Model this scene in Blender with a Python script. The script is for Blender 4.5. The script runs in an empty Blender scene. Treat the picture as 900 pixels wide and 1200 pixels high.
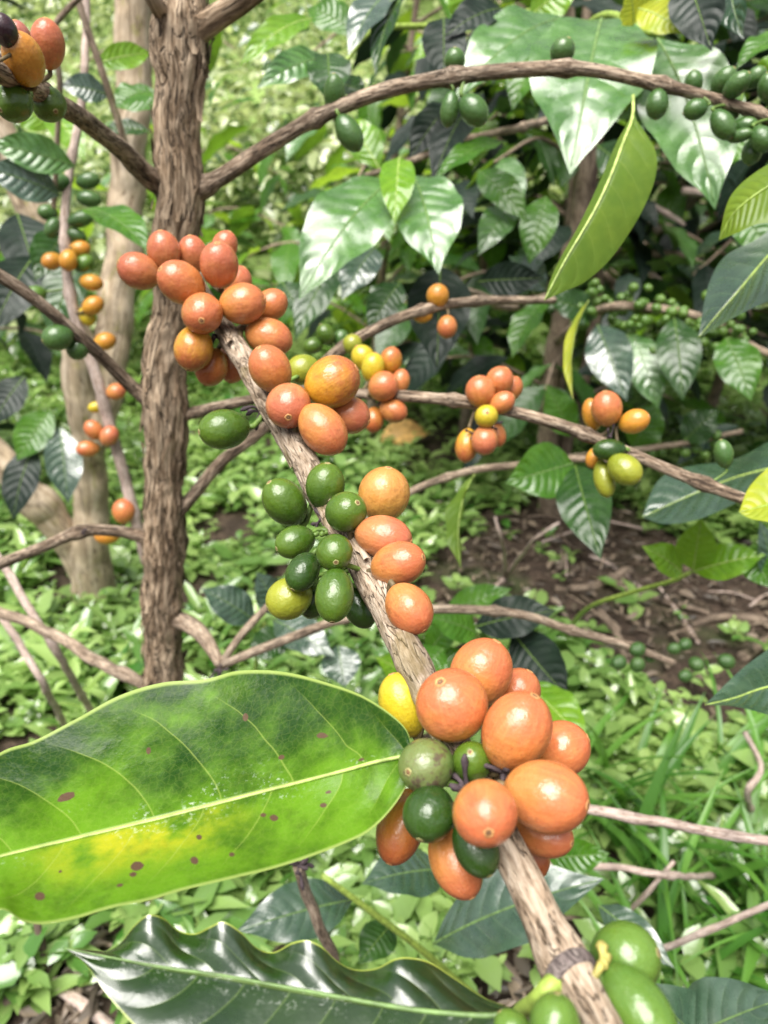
import bpy, math, random
import numpy as np
from mathutils import Vector, Matrix, noise as mn
random.seed(7); np.random.seed(7)
S = bpy.context.scene; C = S.collection
PI = math.pi
rad = math.radians
# ------------------------------------------------------------------ camera
H = 0.66; TH = rad(25); F = 902.0
CAM = Vector((0, 0, H))
FWD = Vector((0, math.cos(TH), -math.sin(TH))); UP = Vector((0, math.sin(TH), math.cos(TH))); RT = Vector((1, 0, 0))
def at(px, py, d):
    px, py, d = float(px), float(py), float(d)
    return CAM + d * (FWD + RT * ((px - 450) / F) + UP * ((600 - py) / F))
def proj(P):
    q = Vector(P) - CAM; d = q.dot(FWD)
    return (450 + F * q.dot(RT) / d, 600 - F * q.dot(UP) / d, d)
def hill(x, y):
    z = 0.010 * math.sin(x * 7 + 1.3) * math.sin(y * 6) + 0.012 * mn.noise(Vector((x * 3, y * 3, 0)))
    if y > 2.3: z += 0.46 * (y - 2.3) ** 1.15 * (1 - .42 / (1 + math.exp((x + .24 * y + .35) * 5)))
    if y > 2: z += 0.12 * mn.noise(Vector((x * .9, y * .9, 4))) * min(1, y - 2)
    return z
def ground(px, py):
    d0 = FWD + RT * ((px - 450) / F) + UP * ((600 - py) / F)
    t = 0.3
    while t < 14:
        P = CAM + d0 * t
        if P.z <= hill(P.x, P.y): return P
        t += 0.004
    return CAM + d0 * 6

# ------------------------------------------------------------------ node helpers
class NT:
    def __init__(s, name):
        s.m = bpy.data.materials.new(name); s.m.use_nodes = True
        s.t = s.m.node_tree; s.t.nodes.clear()
        s.out = s.t.nodes.new('ShaderNodeOutputMaterial')
    def n(s, typ, ins=None, **kw):
        nd = s.t.nodes.new('ShaderNode' + typ)
        for k, v in kw.items(): setattr(nd, k, v)
        for k, v in (ins or {}).items():
            sock = nd.inputs[k]
            if isinstance(v, bpy.types.NodeSocket): s.t.links.new(v, sock)
            else:
                if sock.type == 'RGBA' and len(v) == 3: v = (*v, 1)
                sock.default_value = v
        return nd
    def math(s, op, a, b=0.0, c=None, clamp=False):
        ins = {0: a, 1: b}
        if c is not None: ins[2] = c
        nd = s.n('Math', ins, operation=op, use_clamp=clamp); return nd.outputs[0]
    def mix(s, f, a, b, mode='MIX'):
        nd = s.n('Mix', {0: f, 6: a, 7: b}, data_type='RGBA', blend_type=mode, clamp_factor=True); return nd.outputs[2]
    def rng(s, v, a, b, c=0.0, d=1.0, smooth=True):
        nd = s.n('MapRange', {0: v, 1: a, 2: b, 3: c, 4: d}, interpolation_type='SMOOTHSTEP' if smooth else 'LINEAR'); return nd.outputs[0]
    def noise(s, vec, scale, detail=3, rough=.55, dist=0):
        nd = s.n('TexNoise', {'Vector': vec, 'Scale': scale, 'Detail': detail, 'Roughness': rough, 'Distortion': dist}); return nd.outputs[0]
    def ramp(s, f, stops):
        nd = s.n('ValToRGB', {0: f}); cr = nd.color_ramp
        while len(cr.elements) < len(stops): cr.elements.new(.5)
        for e, (p, c) in zip(cr.elements, stops): e.position = p; e.color = (*c, 1)
        return nd.outputs[0]
    def scale(s, vec, sc):
        nd = s.n('VectorMath', {0: vec, 1: sc}, operation='MULTIPLY'); return nd.outputs[0]
    def surf(s, sh): s.t.links.new(sh, s.out.inputs[0]); return s.m

def bark(name, dark, mid, light, crack=.55, green=None, moss=0.0, rough=.85, fine=1.0, bump=.6, tight=0.0):
    t = NT(name)
    bk = t.n('Attribute', attribute_name='bk').outputs['Vector']
    n1 = t.noise(bk, 230 * fine, 6, .65, .4)
    n2 = t.noise(bk, 60 * fine, 3, .5)
    n3 = t.noise(bk, 620 * fine, 3, .6)
    f = t.math('ADD', t.math('MULTIPLY', n1, .65), t.math('ADD', t.math('MULTIPLY', n2, .3), t.math('MULTIPLY', n3, .12)))
    col = t.ramp(f, [(.36 + tight, dark), (.36 + .12 * crack * 2 + tight * .4, mid), (.66 - tight, light)])
    ck = t.math('ABSOLUTE', t.math('SUBTRACT', t.noise(t.scale(bk, (1, 1, .8)), 105 * fine, 3, .6, .8), .5))
    col = t.mix(t.math('MULTIPLY', t.rng(ck, .022, .004), .85), col, dark)
    f = t.math('SUBTRACT', f, t.math('MULTIPLY', t.rng(ck, .03, .0), .25))
    if green:
        g = t.rng(t.noise(t.scale(bk, (1, 1, 4)), 70, 4, .6), .56, .66)
        col = t.mix(t.math('MULTIPLY', g, moss), col, green)
    geo = t.n('TexCoord').outputs['Object']
    blo = t.rng(t.noise(geo, 45, 3), .35, .7, .72, 1.12)
    col = t.mix(1.0, col, t.n('CombineColor', {0: blo, 1: blo, 2: blo}).outputs[0], 'MULTIPLY')
    b = t.n('Bump', {'Height': f, 'Strength': bump, 'Distance': .0022}).outputs[0]
    p = t.n('BsdfPrincipled', {'Base Color': col, 'Roughness': rough, 'Normal': b, 'Specular IOR Level': .3})
    return t.surf(p.outputs[0])

def leafmat(name, top, top2, back, vein, rough=.28, nv=9, trans=.3, tcol=None, spots=None, yellow=None, wet=.5, rim=None, quilt=1.0, spec=.5, residue=0.0, vein_w=1.0, coat=0.0, half=0.0, side_v=.6, nsc=28, net=0):
    t = NT(name)
    uv = t.n('UVMap', uv_map='uv').outputs[0]
    sp = t.n('SeparateXYZ', {0: uv})
    u, v = sp.outputs[0], sp.outputs[1]
    tt = t.math('MULTIPLY', t.math('SUBTRACT', v, .5), 2.0)
    a = t.math('ABSOLUTE', tt)
    obj = t.n('TexCoord').outputs['Object']
    wob = t.math('MULTIPLY', t.math('SUBTRACT', t.noise(obj, 40, 2), .5), .03)
    curve = t.math('MULTIPLY', t.math('POWER', a, 1.35), .17)
    side = t.math('MULTIPLY', t.math('GREATER_THAN', tt, 0.0), .035)
    p = t.math('MULTIPLY', t.math('ADD', t.math('SUBTRACT', t.math('ADD', u, side), curve), wob), float(nv))
    f = t.math('ABSOLUTE', t.math('SUBTRACT', t.math('FRACT', p), .5))       # .5 on the vein .. 0 between
    ve = t.rng(f, .5 - .035 * vein_w, .497)
    ve = t.math('MULTIPLY', ve, t.rng(a, .93, .55))
    mid = t.rng(a, .05 * vein_w, .012)
    veins = t.math('MAXIMUM', mid, t.math('MULTIPLY', ve, side_v))
    n1 = t.noise(obj, nsc, 5, .62); n2 = t.noise(obj, nsc * 5, 4, .6)
    mot = t.math('ADD', t.math('MULTIPLY', n1, .7), t.math('MULTIPLY', n2, .3))
    if half: mot = t.math('ADD', mot, t.math('SUBTRACT', t.math('MULTIPLY', t.rng(v, .95, .42), half), half * .55))
    col = t.mix(t.rng(mot, .36, .66), top, top2)
    if half:
        mo = t.rng(t.noise(obj, 95, 5, .68), .52, .70)
        col = t.mix(t.math('MULTIPLY', mo, .55), col, tuple(x * .38 for x in top2))
    if yellow:
        yc, (u0, u1), strength = yellow
        ym = t.math('MULTIPLY', t.math('MULTIPLY', t.rng(v, .52, .45), t.rng(v, .10, .40)), t.math('MULTIPLY', t.rng(u, u0, u0 + .16), t.rng(u, u1, u1 - .2)))
        yn = t.rng(t.math('ADD', t.math('MULTIPLY', n1, .45), t.math('MULTIPLY', n2, .6)), .40, .68)
        col = t.mix(t.math('MULTIPLY', t.math('MULTIPLY', ym, yn), strength), col, yc)
    if net:
        vo = t.n('TexVoronoi', {'Vector': obj, 'Scale': 620.0}, feature='DISTANCE_TO_EDGE').outputs['Distance']
        ne = t.rng(vo, .09, .0)
        col = t.mix(t.math('MULTIPLY', ne, .07), col, vein)
    col = t.mix(veins, col, vein)
    if rim: col = t.mix(t.rng(a, .955, .985), col, rim)
    if residue:
        rn = t.rng(t.noise(obj, 900, 4, .75), .56, .66)
        rl = t.math('MULTIPLY', t.rng(a, .30, .03), t.rng(t.noise(obj, 60, 2), .42, .6))
        col = t.mix(t.math('MULTIPLY', t.math('MULTIPLY', rn, rl), residue), col, (.75, .8, .72))
    if spots:
        for (su, sv, r, asp) in spots:
            dx = t.math('MULTIPLY', t.math('SUBTRACT', u, su), 1 / (r * .85 * asp)); dy = t.math('MULTIPLY', t.math('SUBTRACT', v, sv), 1 / (r * 1.7))
            dd = t.math('ADD', t.math('MULTIPLY', dx, dx), t.math('MULTIPLY', dy, dy))
            dd = t.math('ADD', dd, t.math('MULTIPLY', t.math('SUBTRACT', n2, .5), 4.5))
            col = t.mix(t.rng(dd, 1.25, .85), col, (.085, .048, .03))
    bf = t.n('NewGeometry').outputs['Backfacing']
    backc = t.mix(veins, back, tuple(min(1, x * 1.5 + .03) for x in back))
    backc = t.mix(t.rng(n1, .35, .65), backc, tuple(x * .72 for x in back))
    colf = t.mix(bf, col, backc)
    q = t.math('MULTIPLY', t.math('POWER', t.math('MULTIPLY', f, 2.0), 1.6), -1.0)
    q = t.math('MULTIPLY', q, t.rng(a, 1.0, .6))
    hgt = t.math('ADD', t.math('MULTIPLY', q, .8 * quilt), t.math('MULTIPLY', n2, .55))
    hgt = t.math('ADD', hgt, t.math('MULTIPLY', mid, -1.0))
    bmp = t.n('Bump', {'Height': hgt, 'Strength': .45, 'Distance': .0018}).outputs[0]
    rr = t.math('ADD', rough, t.math('MULTIPLY', t.rng(t.noise(obj, 75, 4, .65), .3, .7, -.5, .5), .34 * wet), clamp=True)
    rr = t.math('ADD', rr, t.math('MULTIPLY', bf, .28), clamp=True)
    p = t.n('BsdfPrincipled', {'Base Color': colf, 'Roughness': rr, 'Normal': bmp, 'Specular IOR Level': spec, 'Coat Weight': coat, 'Coat Roughness': .18})
    tc = tcol or tuple(min(1, x * 2.0) for x in top2)
    tcn = t.mix(veins, tc, tuple(min(1, x * 1.2) for x in tc))
    tcn = t.mix(t.math('MULTIPLY', t.rng(n1, .4, .65), .6), tcn, colf)
    tr = t.n('BsdfTranslucent', {'Color': tcn})
    mx = t.n('MixShader', {0: trans, 1: p.outputs[0], 2: tr.outputs[0]})
    return t.surf(mx.outputs[0])

def smallleaf(name, a, b, trans=.35, rough=.4, spec=.4, tint=(1.5, 1.6, .9)):
    t = NT(name)
    r = t.n('Attribute', attribute_name='rnd').outputs['Fac']
    col = t.mix(r, a, b)
    p = t.n('BsdfPrincipled', {'Base Color': col, 'Roughness': rough, 'Specular IOR Level': spec})
    tr = t.n('BsdfTranslucent', {'Color': t.mix(1.0, col, tint, 'MULTIPLY')})
    return t.surf(t.n('MixShader', {0: trans, 1: p.outputs[0], 2: tr.outputs[0]}).outputs[0])

def cherrymat(name, c1, c2, rough=.3, blotch=None, streak=.22):
    """c1 near the stalk, c2 near the tip"""
    t = NT(name)
    uv = t.n('UVMap', uv_map='uv').outputs[0]; sp = t.n('SeparateXYZ', {0: uv})
    obj = t.n('TexCoord').outputs['Object']
    bk = t.n('Attribute', attribute_name='bk').outputs['Vector']
    rnd = t.n('ObjectInfo').outputs['Random']
    off = t.n('VectorMath', {0: obj, 1: t.n('CombineXYZ', {0: rnd, 1: t.math('MULTIPLY', rnd, 3.7), 2: rnd}).outputs[0]}, operation='ADD').outputs[0]
    n1 = t.noise(off, 130, 3, .6)
    f = t.rng(t.math('ADD', sp.outputs[1], t.math('MULTIPLY', t.math('SUBTRACT', n1, .5), .9)), .2, .85)
    col = t.mix(f, c1, c2)
    st = t.noise(bk, 1300, 4, .65)
    col = t.mix(t.math('MULTIPLY', t.rng(st, .48, .66), streak), col, tuple(min(1, x * 1.25 + .035) for x in c1))
    col = t.mix(t.math('MULTIPLY', t.rng(st, .5, .25), streak * .8), col, tuple(x * .62 for x in c2))
    spk = t.rng(t.noise(off, 800, 2, .5), .67, .73)
    col = t.mix(t.math('MULTIPLY', spk, .3), col, tuple(x * .35 for x in c2))
    du = t.rng(t.noise(off, 1500, 3, .6), .62, .72)
    col = t.mix(t.math('MULTIPLY', du, .12), col, tuple(min(1, x + .16) for x in c1))
    bs = t.rng(t.noise(off, 95, 4, .7), .60, .72)
    col = t.mix(t.math('MULTIPLY', bs, .45), col, tuple(x * .55 for x in c2))
    if blotch:
        bl = t.rng(t.noise(off, 260, 5, .7), .50, .62)
        col = t.mix(t.math('MULTIPLY', bl, .85), col, blotch)
    b = t.n('Bump', {'Height': t.noise(off, 330, 3, .55), 'Strength': .30, 'Distance': .0016}).outputs[0]
    rr = t.rng(t.noise(off, 240, 3), .3, .7, rough - .07, rough + .1)
    p = t.n('BsdfPrincipled', {'Base Color': col, 'Roughness': rr, 'Normal': b, 'Specular IOR Level': .5,
            'Subsurface Weight': .08, 'Subsurface Scale': .003, 'Subsurface Radius': (1, .5, .25), 'Coat Weight': .12, 'Coat Roughness': .2})
    return t.surf(p.outputs[0])

def plain(name, c, rough=.6, nsc=200, var=.35, spec=.4, trans=0):
    t = NT(name); obj = t.n('TexCoord').outputs['Object']
    n = t.noise(obj, nsc, 4, .6)
    col = t.mix(t.rng(n, .3, .7), tuple(x * (1 - var) for x in c), tuple(min(1, x * (1 + var)) for x in c))
    p = t.n('BsdfPrincipled', {'Base Color': col, 'Roughness': rough, 'Specular IOR Level': spec,
                               'Normal': t.n('Bump', {'Height': n, 'Strength': .3, 'Distance': .001}).outputs[0]})
    return t.surf(p.outputs[0])

# ------------------------------------------------------------------ materials
M = {}
M['trunk'] = bark('trunk_bark', (.018, .011, .006), (.215, .148, .092), (.51, .395, .28), .5, bump=1.0, fine=1.5, tight=.03)
M['limb'] = bark('limb_bark', (.024, .015, .010), (.20, .14, .095), (.48, .38, .285), .55, bump=1.0, fine=3, tight=.04)
M['hero'] = bark('pale_bark', (.06, .038, .02), (.31, .23, .16), (.50, .405, .31), .5, green=(.14, .11, .02), moss=.45, bump=1.0, fine=3.4, tight=.05)
M['twig'] = bark('twig_bark', (.04, .028, .02), (.23, .165, .115), (.46, .37, .28), .5, fine=4, tight=.03)
M['pink'] = bark('pale_pink_bark', (.15, .10, .08), (.42, .32, .265), (.60, .50, .45), .5, fine=4)
M['paletrunk'] = bark('pale_trunk_bark', (.13, .09, .055), (.38, .295, .20), (.56, .465, .355), .5, green=(.25, .24, .06), moss=.5, fine=.5)
M['scar'] = bark('scar_bark', (.03, .022, .02), (.12, .095, .09), (.26, .22, .20), .5, fine=4)
M['root'] = bark('root_bark', (.022, .016, .012), (.125, .09, .066), (.27, .21, .155), .5)
M['greenstem'] = plain('green_stem', (.24, .33, .06), .45, 300)
M['ribdull'] = plain('leaf_rib_dull', (.12, .20, .06), .45, 300)
M['ribpale'] = plain('leaf_rib_pale', (.34, .44, .12), .4, 300)
M['stalk'] = plain('green_stalk', (.10, .17, .03), .5, 400)
M['stalkbrown'] = plain('brown_stalk', (.12, .09, .045), .6, 400)
M['calyx'] = plain('calyx_tan', (.46, .23, .085), .6, 900)
M['calyxg'] = plain('calyx_olive', (.27, .25, .10), .6, 900)
M['calyxdark'] = plain('calyx_core', (.17, .085, .04), .7, 900)
M['dried'] = plain('dried_flower', (.05, .035, .04), .8, 500)
M['dry'] = plain('dry_leaf_brown', (.36, .21, .12), .6, 60)
M['dryyel'] = plain('dry_leaf_yellow', (.60, .36, .12), .55, 60, .3)
M['withered'] = plain('withered_yellow', (.34, .30, .08), .6, 500)

CH = {
 'coral':  ((.47, .185, .048), (.425, .120, .048)),
 'corall': ((.51, .19, .050), (.47, .125, .050)),
 'red':    ((.45, .17, .060), (.41, .112, .056)),
 'orange': ((.46, .21, .035), (.40, .13, .035)),
 'oryel':  ((.50, .26, .02), (.35, .10, .035)),
 'amber':  ((.50, .24, .025), (.47, .19, .028)),
 'peach':  ((.50, .26, .055), (.45, .195, .05)),
 'brown':  ((.40, .15, .028), (.36, .095, .03)),
 'yellow': ((.50, .36, .018), (.42, .33, .022)),
 'ygreen': ((.18, .21, .016), (.26, .27, .025)),
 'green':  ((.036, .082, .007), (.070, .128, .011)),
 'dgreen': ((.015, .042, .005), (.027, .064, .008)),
 'bgreen': ((.065, .14, .018), (.095, .175, .024)),
 'pgreen': ((.04, .095, .022), (.058, .12, .028)),
 'black':  ((.02, .012, .015), (.035, .015, .02)),
 'pink':   ((.36, .14, .10), (.34, .11, .08)),
}
for k, (a, b) in CH.items():
    g = k in ('green', 'dgreen', 'bgreen', 'pgreen', 'ygreen')
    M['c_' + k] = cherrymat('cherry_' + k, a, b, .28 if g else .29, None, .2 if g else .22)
M['c_blotch'] = cherrymat('cherry_blotched', (.085, .14, .03), (.13, .16, .05), .34, (.075, .045, .035), .3)

DG = (.012, .045, .012); DG2 = (.025, .085, .016)
M['L_hero'] = leafmat('leaf_spotted', (.008, .036, .003), (.095, .215, .008), (.16, .28, .06), (.30, .38, .08), .36, 8, .20, (.20, .46, .02),
    spots=[(.175, .71, .011, 1.2), (.172, .37, .010, .8), (.19, .29, .009, .7), (.42, .16, .013, .5), (.40, .30, .011, .5), (.515, .22, .014, .8), (.525, .17, .007, .8), (.68, .17, .012, .65), (.30, .80, .008, .6), (.46, .74, .008, .6), (.605, .68, .010, 1.5), (.27, .30, .013, .6), (.285, .34, .008, .7), (.64, .30, .006, .7), (.36, .14, .008, .7), (.24, .62, .005, 1), (.55, .12, .006, 1.2), (.10, .55, .007, 1)],
    yellow=((.52, .44, .015), (.26, .74), .6), wet=.8, rim=(.24, .32, .08), residue=.45, vein_w=.5, quilt=.9, half=.21, net=1, side_v=.35, spec=.22, nsc=30)
M['L_wave'] = leafmat('leaf_dark_wavy', (.009, .034, .005), (.026, .072, .007), (.30, .36, .05), (.14, .21, .05), .56, 11, .10, (.10, .22, .02), wet=1.3, rim=(.30, .36, .06), quilt=.35, residue=.3, spec=.30, coat=.0, side_v=.3)
M['L_wave'] = leafmat('leaf_dark_wavy', (.008, .026, .006), (.020, .05, .008), (.30, .36, .05), (.16, .24, .06), .34, 10, .10, (.10, .22, .02), wet=.7, rim=(.30, .36, .06), quilt=1.0, residue=.3, spec=.9, coat=.9, side_v=.3)
M['L_hang'] = leafmat('leaf_underside', (.075, .14, .016), (.13, .20, .022), (.20, .30, .045), (.24, .30, .06), .45, 9, .3, (.30, .42, .04), wet=.4, quilt=.5, spec=.3, vein_w=.7, side_v=.35)
M['L_back'] = leafmat('leaf_yellow_green', (.10, .19, .02), (.17, .26, .02), (.24, .32, .03), (.05, .12, .02), .4, 10, .5, (.55, .62, .05), wet=.3, vein_w=1.3)  # yellow-green blade with darker veins, thin enough to let light through
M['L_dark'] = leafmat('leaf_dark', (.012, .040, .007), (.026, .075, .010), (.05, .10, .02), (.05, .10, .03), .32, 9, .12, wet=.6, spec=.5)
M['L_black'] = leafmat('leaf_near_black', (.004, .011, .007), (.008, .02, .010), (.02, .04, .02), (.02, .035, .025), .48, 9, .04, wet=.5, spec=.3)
M['L_mid'] = leafmat('leaf_mid', (.030, .105, .008), (.07, .18, .012), (.12, .20, .03), (.12, .22, .04), .30, 9, .28, (.26, .50, .03), wet=.6, spec=.6)
M['L_lite'] = leafmat('leaf_light', (.09, .22, .014), (.18, .34, .02), (.24, .36, .06), (.26, .40, .08), .28, 8, .38, (.45, .70, .04), wet=.6, spec=.7)
M['L_wet'] = leafmat('leaf_wet', (.040, .12, .020), (.08, .20, .03), (.12, .20, .04), (.12, .24, .06), .36, 9, .2, (.2, .45, .06), wet=1.1, quilt=2.0, spec=1.0, coat=.8, side_v=.4)
M['L_grey'] = leafmat('leaf_wet_grey', (.020, .050, .028), (.04, .085, .045), (.06, .12, .05), (.10, .16, .08), .30, 9, .08, wet=.8, quilt=1.3, spec=1.0, coat=1.0, side_v=.5)
M['L_yell'] = leafmat('leaf_yellow', (.28, .36, .03), (.45, .46, .03), (.42, .44, .06), (.2, .28, .03), .35, 9, .4, (.7, .7, .06), wet=.5)
M['cover'] = smallleaf('ground_cover_leaf', (.045, .15, .02), (.38, .52, .17), .36, .2, 1.0, (1.3, 1.4, 1.0))
M['bush'] = smallleaf('hillside_leaf', (.04, .10, .02), (.52, .58, .30), .32, .22, 1.0, (1.3, 1.35, 1.0))
M['far'] = smallleaf('shrub_leaf', (.015, .06, .014), (.09, .24, .03), .25, .2, .9)
M['grass'] = smallleaf('grass_blade', (.05, .15, .02), (.14, .30, .05), .32, .35, .5)
M['litter'] = smallleaf('leaf_litter', (.026, .021, .016), (.215, .165, .12), .1, .5, .5)

# ------------------------------------------------------------------ mesh helpers
def wloc(o):
    v = Vector((0, 0, 0))
    while o is not None: v += o.location; o = o.parent
    return v
def props(o, label=None, cat=None, group=None, kind=None):
    if label: o['label'] = label
    if cat: o['category'] = cat
    if group: o['group'] = group
    if kind: o['kind'] = kind
    return o
def thing(name, label, cat, loc, group=None):
    o = bpy.data.objects.new(name, None); C.objects.link(o); o.location = loc; o.empty_display_size = .02
    return props(o, label, cat, group)
def build(name, V, Fc, mats, parent=None, origin=None, uv=None, bk=None, rnd=None, mi=None, label=None, smooth=True):
    """V in world coordinates"""
    V = np.asarray(V, dtype=float).reshape(-1, 3)
    base = wloc(parent) if parent else Vector((0, 0, 0))
    org = Vector(origin) if origin is not None else (base if parent else Vector(V.mean(0)))
    me = bpy.data.meshes.new(name)
    me.from_pydata((V - np.array(org)).tolist(), [], Fc)
    if not isinstance(mats, (list, tuple)): mats = [mats]
    for m in mats: me.materials.append(m)
    if mi is not None: me.polygons.foreach_set('material_index', np.asarray(mi, dtype=np.int32))
    if smooth: me.polygons.foreach_set('use_smooth', np.ones(len(me.polygons), dtype=bool))
    if uv is not None:
        uv = np.asarray(uv, dtype=np.float32); L = me.uv_layers.new(name='uv')
        li = np.empty(len(me.loops), dtype=np.int32); me.loops.foreach_get('vertex_index', li)
        L.data.foreach_set('uv', uv[li].ravel())
    if bk is not None:
        A = me.attributes.new('bk', 'FLOAT_VECTOR', 'POINT'); A.data.foreach_set('vector', np.asarray(bk, dtype=np.float32).ravel())
    if rnd is not None:
        A = me.attributes.new('rnd', 'FLOAT', 'POINT'); A.data.foreach_set('value', np.asarray(rnd, dtype=np.float32).ravel())
    me.update()
    o = bpy.data.objects.new(name, me); C.objects.link(o)
    o.location = org - base
    if parent: o.parent = parent
    if label: o['label'] = label
    return o
def spline(pts, n):
    """Catmull-Rom through tuples of any length, n samples"""
    P = np.array(pts, dtype=float)
    if len(P) == 2: return np.array([P[0] + (P[1] - P[0]) * t for t in np.linspace(0, 1, n)])
    E = np.vstack([2 * P[0] - P[1], P, 2 * P[-1] - P[-2]])
    seg = np.linalg.norm(np.diff(P[:, :3], axis=0), axis=1) ; cum = np.concatenate([[0], np.cumsum(seg)]); cum /= cum[-1]
    out = []
    for t in np.linspace(0, 1, n):
        i = min(len(P) - 2, max(0, np.searchsorted(cum, t, 'right') - 1))
        x = (t - cum[i]) / max(1e-9, cum[i + 1] - cum[i])
        a, b, c, d = E[i:i + 4]
        out.append(.5 * ((2 * b) + (-a + c) * x + (2 * a - 5 * b + 4 * c - d) * x * x + (-a + 3 * b - 3 * c + d) * x ** 3))
    return np.array(out)
def tube_geo(pts, radii, seg=14, rough=.06, knots=(), stretch=.14, sed=0.0, kfreq=520, cap=True):
    """pts Nx3, radii N; returns V, F, bk"""
    pts = np.asarray(pts); n = len(pts)
    T = np.gradient(pts, axis=0); T /= np.linalg.norm(T, axis=1)[:, None] + 1e-12
    ref = np.array([0, 0, 1.0]) if abs(T[0][2]) < .9 else np.array([1.0, 0, 0])
    V, B = [], []; s = 0.0
    nrm = np.cross(T[0], ref); nrm /= np.linalg.norm(nrm)
    for i in range(n):
        nrm = nrm - T[i] * nrm.dot(T[i]); nrm /= np.linalg.norm(nrm); bi = np.cross(T[i], nrm)
        if i: s += np.linalg.norm(pts[i] - pts[i - 1])
        r = radii[i]
        for (ks, kr, kw) in knots: r *= 1 + kr * math.exp(-((s - ks) / kw) ** 2)
        for k in range(seg):
            a = 2 * PI * k / seg; c, sn = math.cos(a), math.sin(a)
            q = Vector((c * r + sed, sn * r + sed * 1.7, s * stretch + sed))
            d = 1 + rough * (mn.noise(q * kfreq) * .9 + mn.noise(q * (kfreq * .35)) * 1.0 + .5 * mn.noise(Vector((q.x * 90, q.y * 90, s * 60))))
            V.append(pts[i] + (nrm * c + bi * sn) * r * d); B.append((q.x, q.y, q.z))
    Fc = [(i * seg + k, i * seg + (k + 1) % seg, (i + 1) * seg + (k + 1) % seg, (i + 1) * seg + k) for i in range(n - 1) for k in range(seg)]
    if cap: Fc.append(tuple(range(seg))[::-1]); Fc.append(tuple((n - 1) * seg + k for k in range(seg)))
    return V, Fc, B
BR = {}
def branch(name, key, ctrl, mat, parent=None, n=None, seg=14, rough=.06, nodes=(), label=None, nk=.28, part='branch', stretch=.14, flakes=0):
    """ctrl: (px, py, depth, width_px); nodes: fractions where the branch swells"""
    P = [tuple(at(a, b, d)) + (w * d / F / 2,) for a, b, d, w in ctrl]
    L = sum((Vector(P[i][:3]) - Vector(P[i + 1][:3])).length for i in range(len(P) - 1))
    n = n or max(12, int(L / .0045))
    Q = spline(P, n)
    pts = Q[:, :3].copy(); rr = np.maximum(Q[:, 3], .0004)
    r0 = float(rr.mean())
    for i in range(n):
        w = mn.noise_vector(Vector((i * L / n * 22, len(ctrl) * 3.1, P[0][0] * 9)))
        pts[i] += np.array(w) * r0 * .28
    kn = [(f * L, nk, r0 * 1.1) for f in nodes]
    V, Fc, B = tube_geo(pts, rr, seg, rough, kn, sed=P[0][0], stretch=stretch)
    for q in range(flakes):
        i = random.randrange(4, n - 30); ln = random.randrange(6, 24); k0 = random.randrange(seg); wd = random.choice((1, 2, 2, 3)); lift = random.uniform(.0004, .0022); b0 = len(V)
        for a in range(ln):
            u = a / (ln - 1); ww = max(.5, wd * math.sin(PI * (.15 + .7 * u)))
            for e in (-1, 0, 1):
                kk = (k0 + int(round(e * ww))) % seg; src = np.array(V[(i + a) * seg + kk]); ctr = pts[min(n - 1, i + a)]
                od = src - ctr; od = od / (np.linalg.norm(od) + 1e-9)
                V.append(src + od * (.0006 + lift * (abs(2 * u - 1) ** 2) + (.0005 if e == 0 else 0))); bb = B[(i + a) * seg + kk]; B.append((bb[0] + .013 * q, bb[1], bb[2] * .5))
        for a in range(ln - 1):
            for e in (0, 1): Fc.append((b0 + a * 3 + e, b0 + a * 3 + e + 1, b0 + a * 3 + e + 4, b0 + a * 3 + e + 3))
    if key: BR[key] = pts
    return build(name if not parent else part, V, Fc, mat, parent, bk=B, label=label), pts

# ------------------------------------------------------------------ leaves
WU = np.array([0, .04, .1, .2, .32, .45, .58, .7, .8, .87, .93, .97, 1.0])
WW = np.array([.0, .14, .36, .70, .92, 1.0, .96, .80, .56, .34, .16, .07, .0])
def grid_faces(nu, nv):
    return [(i * nv + j, i * nv + j + 1, (i + 1) * nv + j + 1, (i + 1) * nv + j) for i in range(nu - 1) for j in range(nv - 1)]
def leaf_geo(b, t, w, N, bend=.12, fold=.15, wave=.08, nw=6, nu=26, nv=9, droop=0.0, ph=0.0):
    """b, t, N Vectors; w full width in metres; upper side along +N"""
    A = t - b; L = A.length; A = A / L
    N = (N - A * N.dot(A)).normalized(); Sd = A.cross(N).normalized()
    us = np.linspace(0, 1, nu); V = []; UV = []
    wid = np.interp(us, WU, WW)
    for i, u in enumerate(us):
        c = b + A * (L * u) + N * (bend * L * 4 * u * (1 - u) - droop * L * u * u)
        for j in range(nv):
            v = -1 + 2 * j / (nv - 1); hw = w * .5 * wid[i]
            off = fold * hw * abs(v) ** 1.2 + wave * w * .5 * (v * v) * math.sin(nw * PI * u + (0 if v > 0 else 1.3) + ph) * min(1, wid[i] * 1.5)
            V.append(c + Sd * (hw * v) + N * off); UV.append((u, .5 + v / 2))
    return V, grid_faces(nu, nv), UV, [b + A * (L * u) + N * (bend * L * 4 * u * (1 - u) - droop * L * u * u) for u in us]
def orient_N(b, t, roll=0, k=.5):
    A = (t - b).normalized(); m = (b + t) / 2; Vw = (CAM - m).normalized()
    N = Vw + Vector((0, 0, 1)) * k; N = (N - A * N.dot(A)).normalized()
    return Matrix.Rotation(rad(roll), 3, A) @ N
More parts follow.
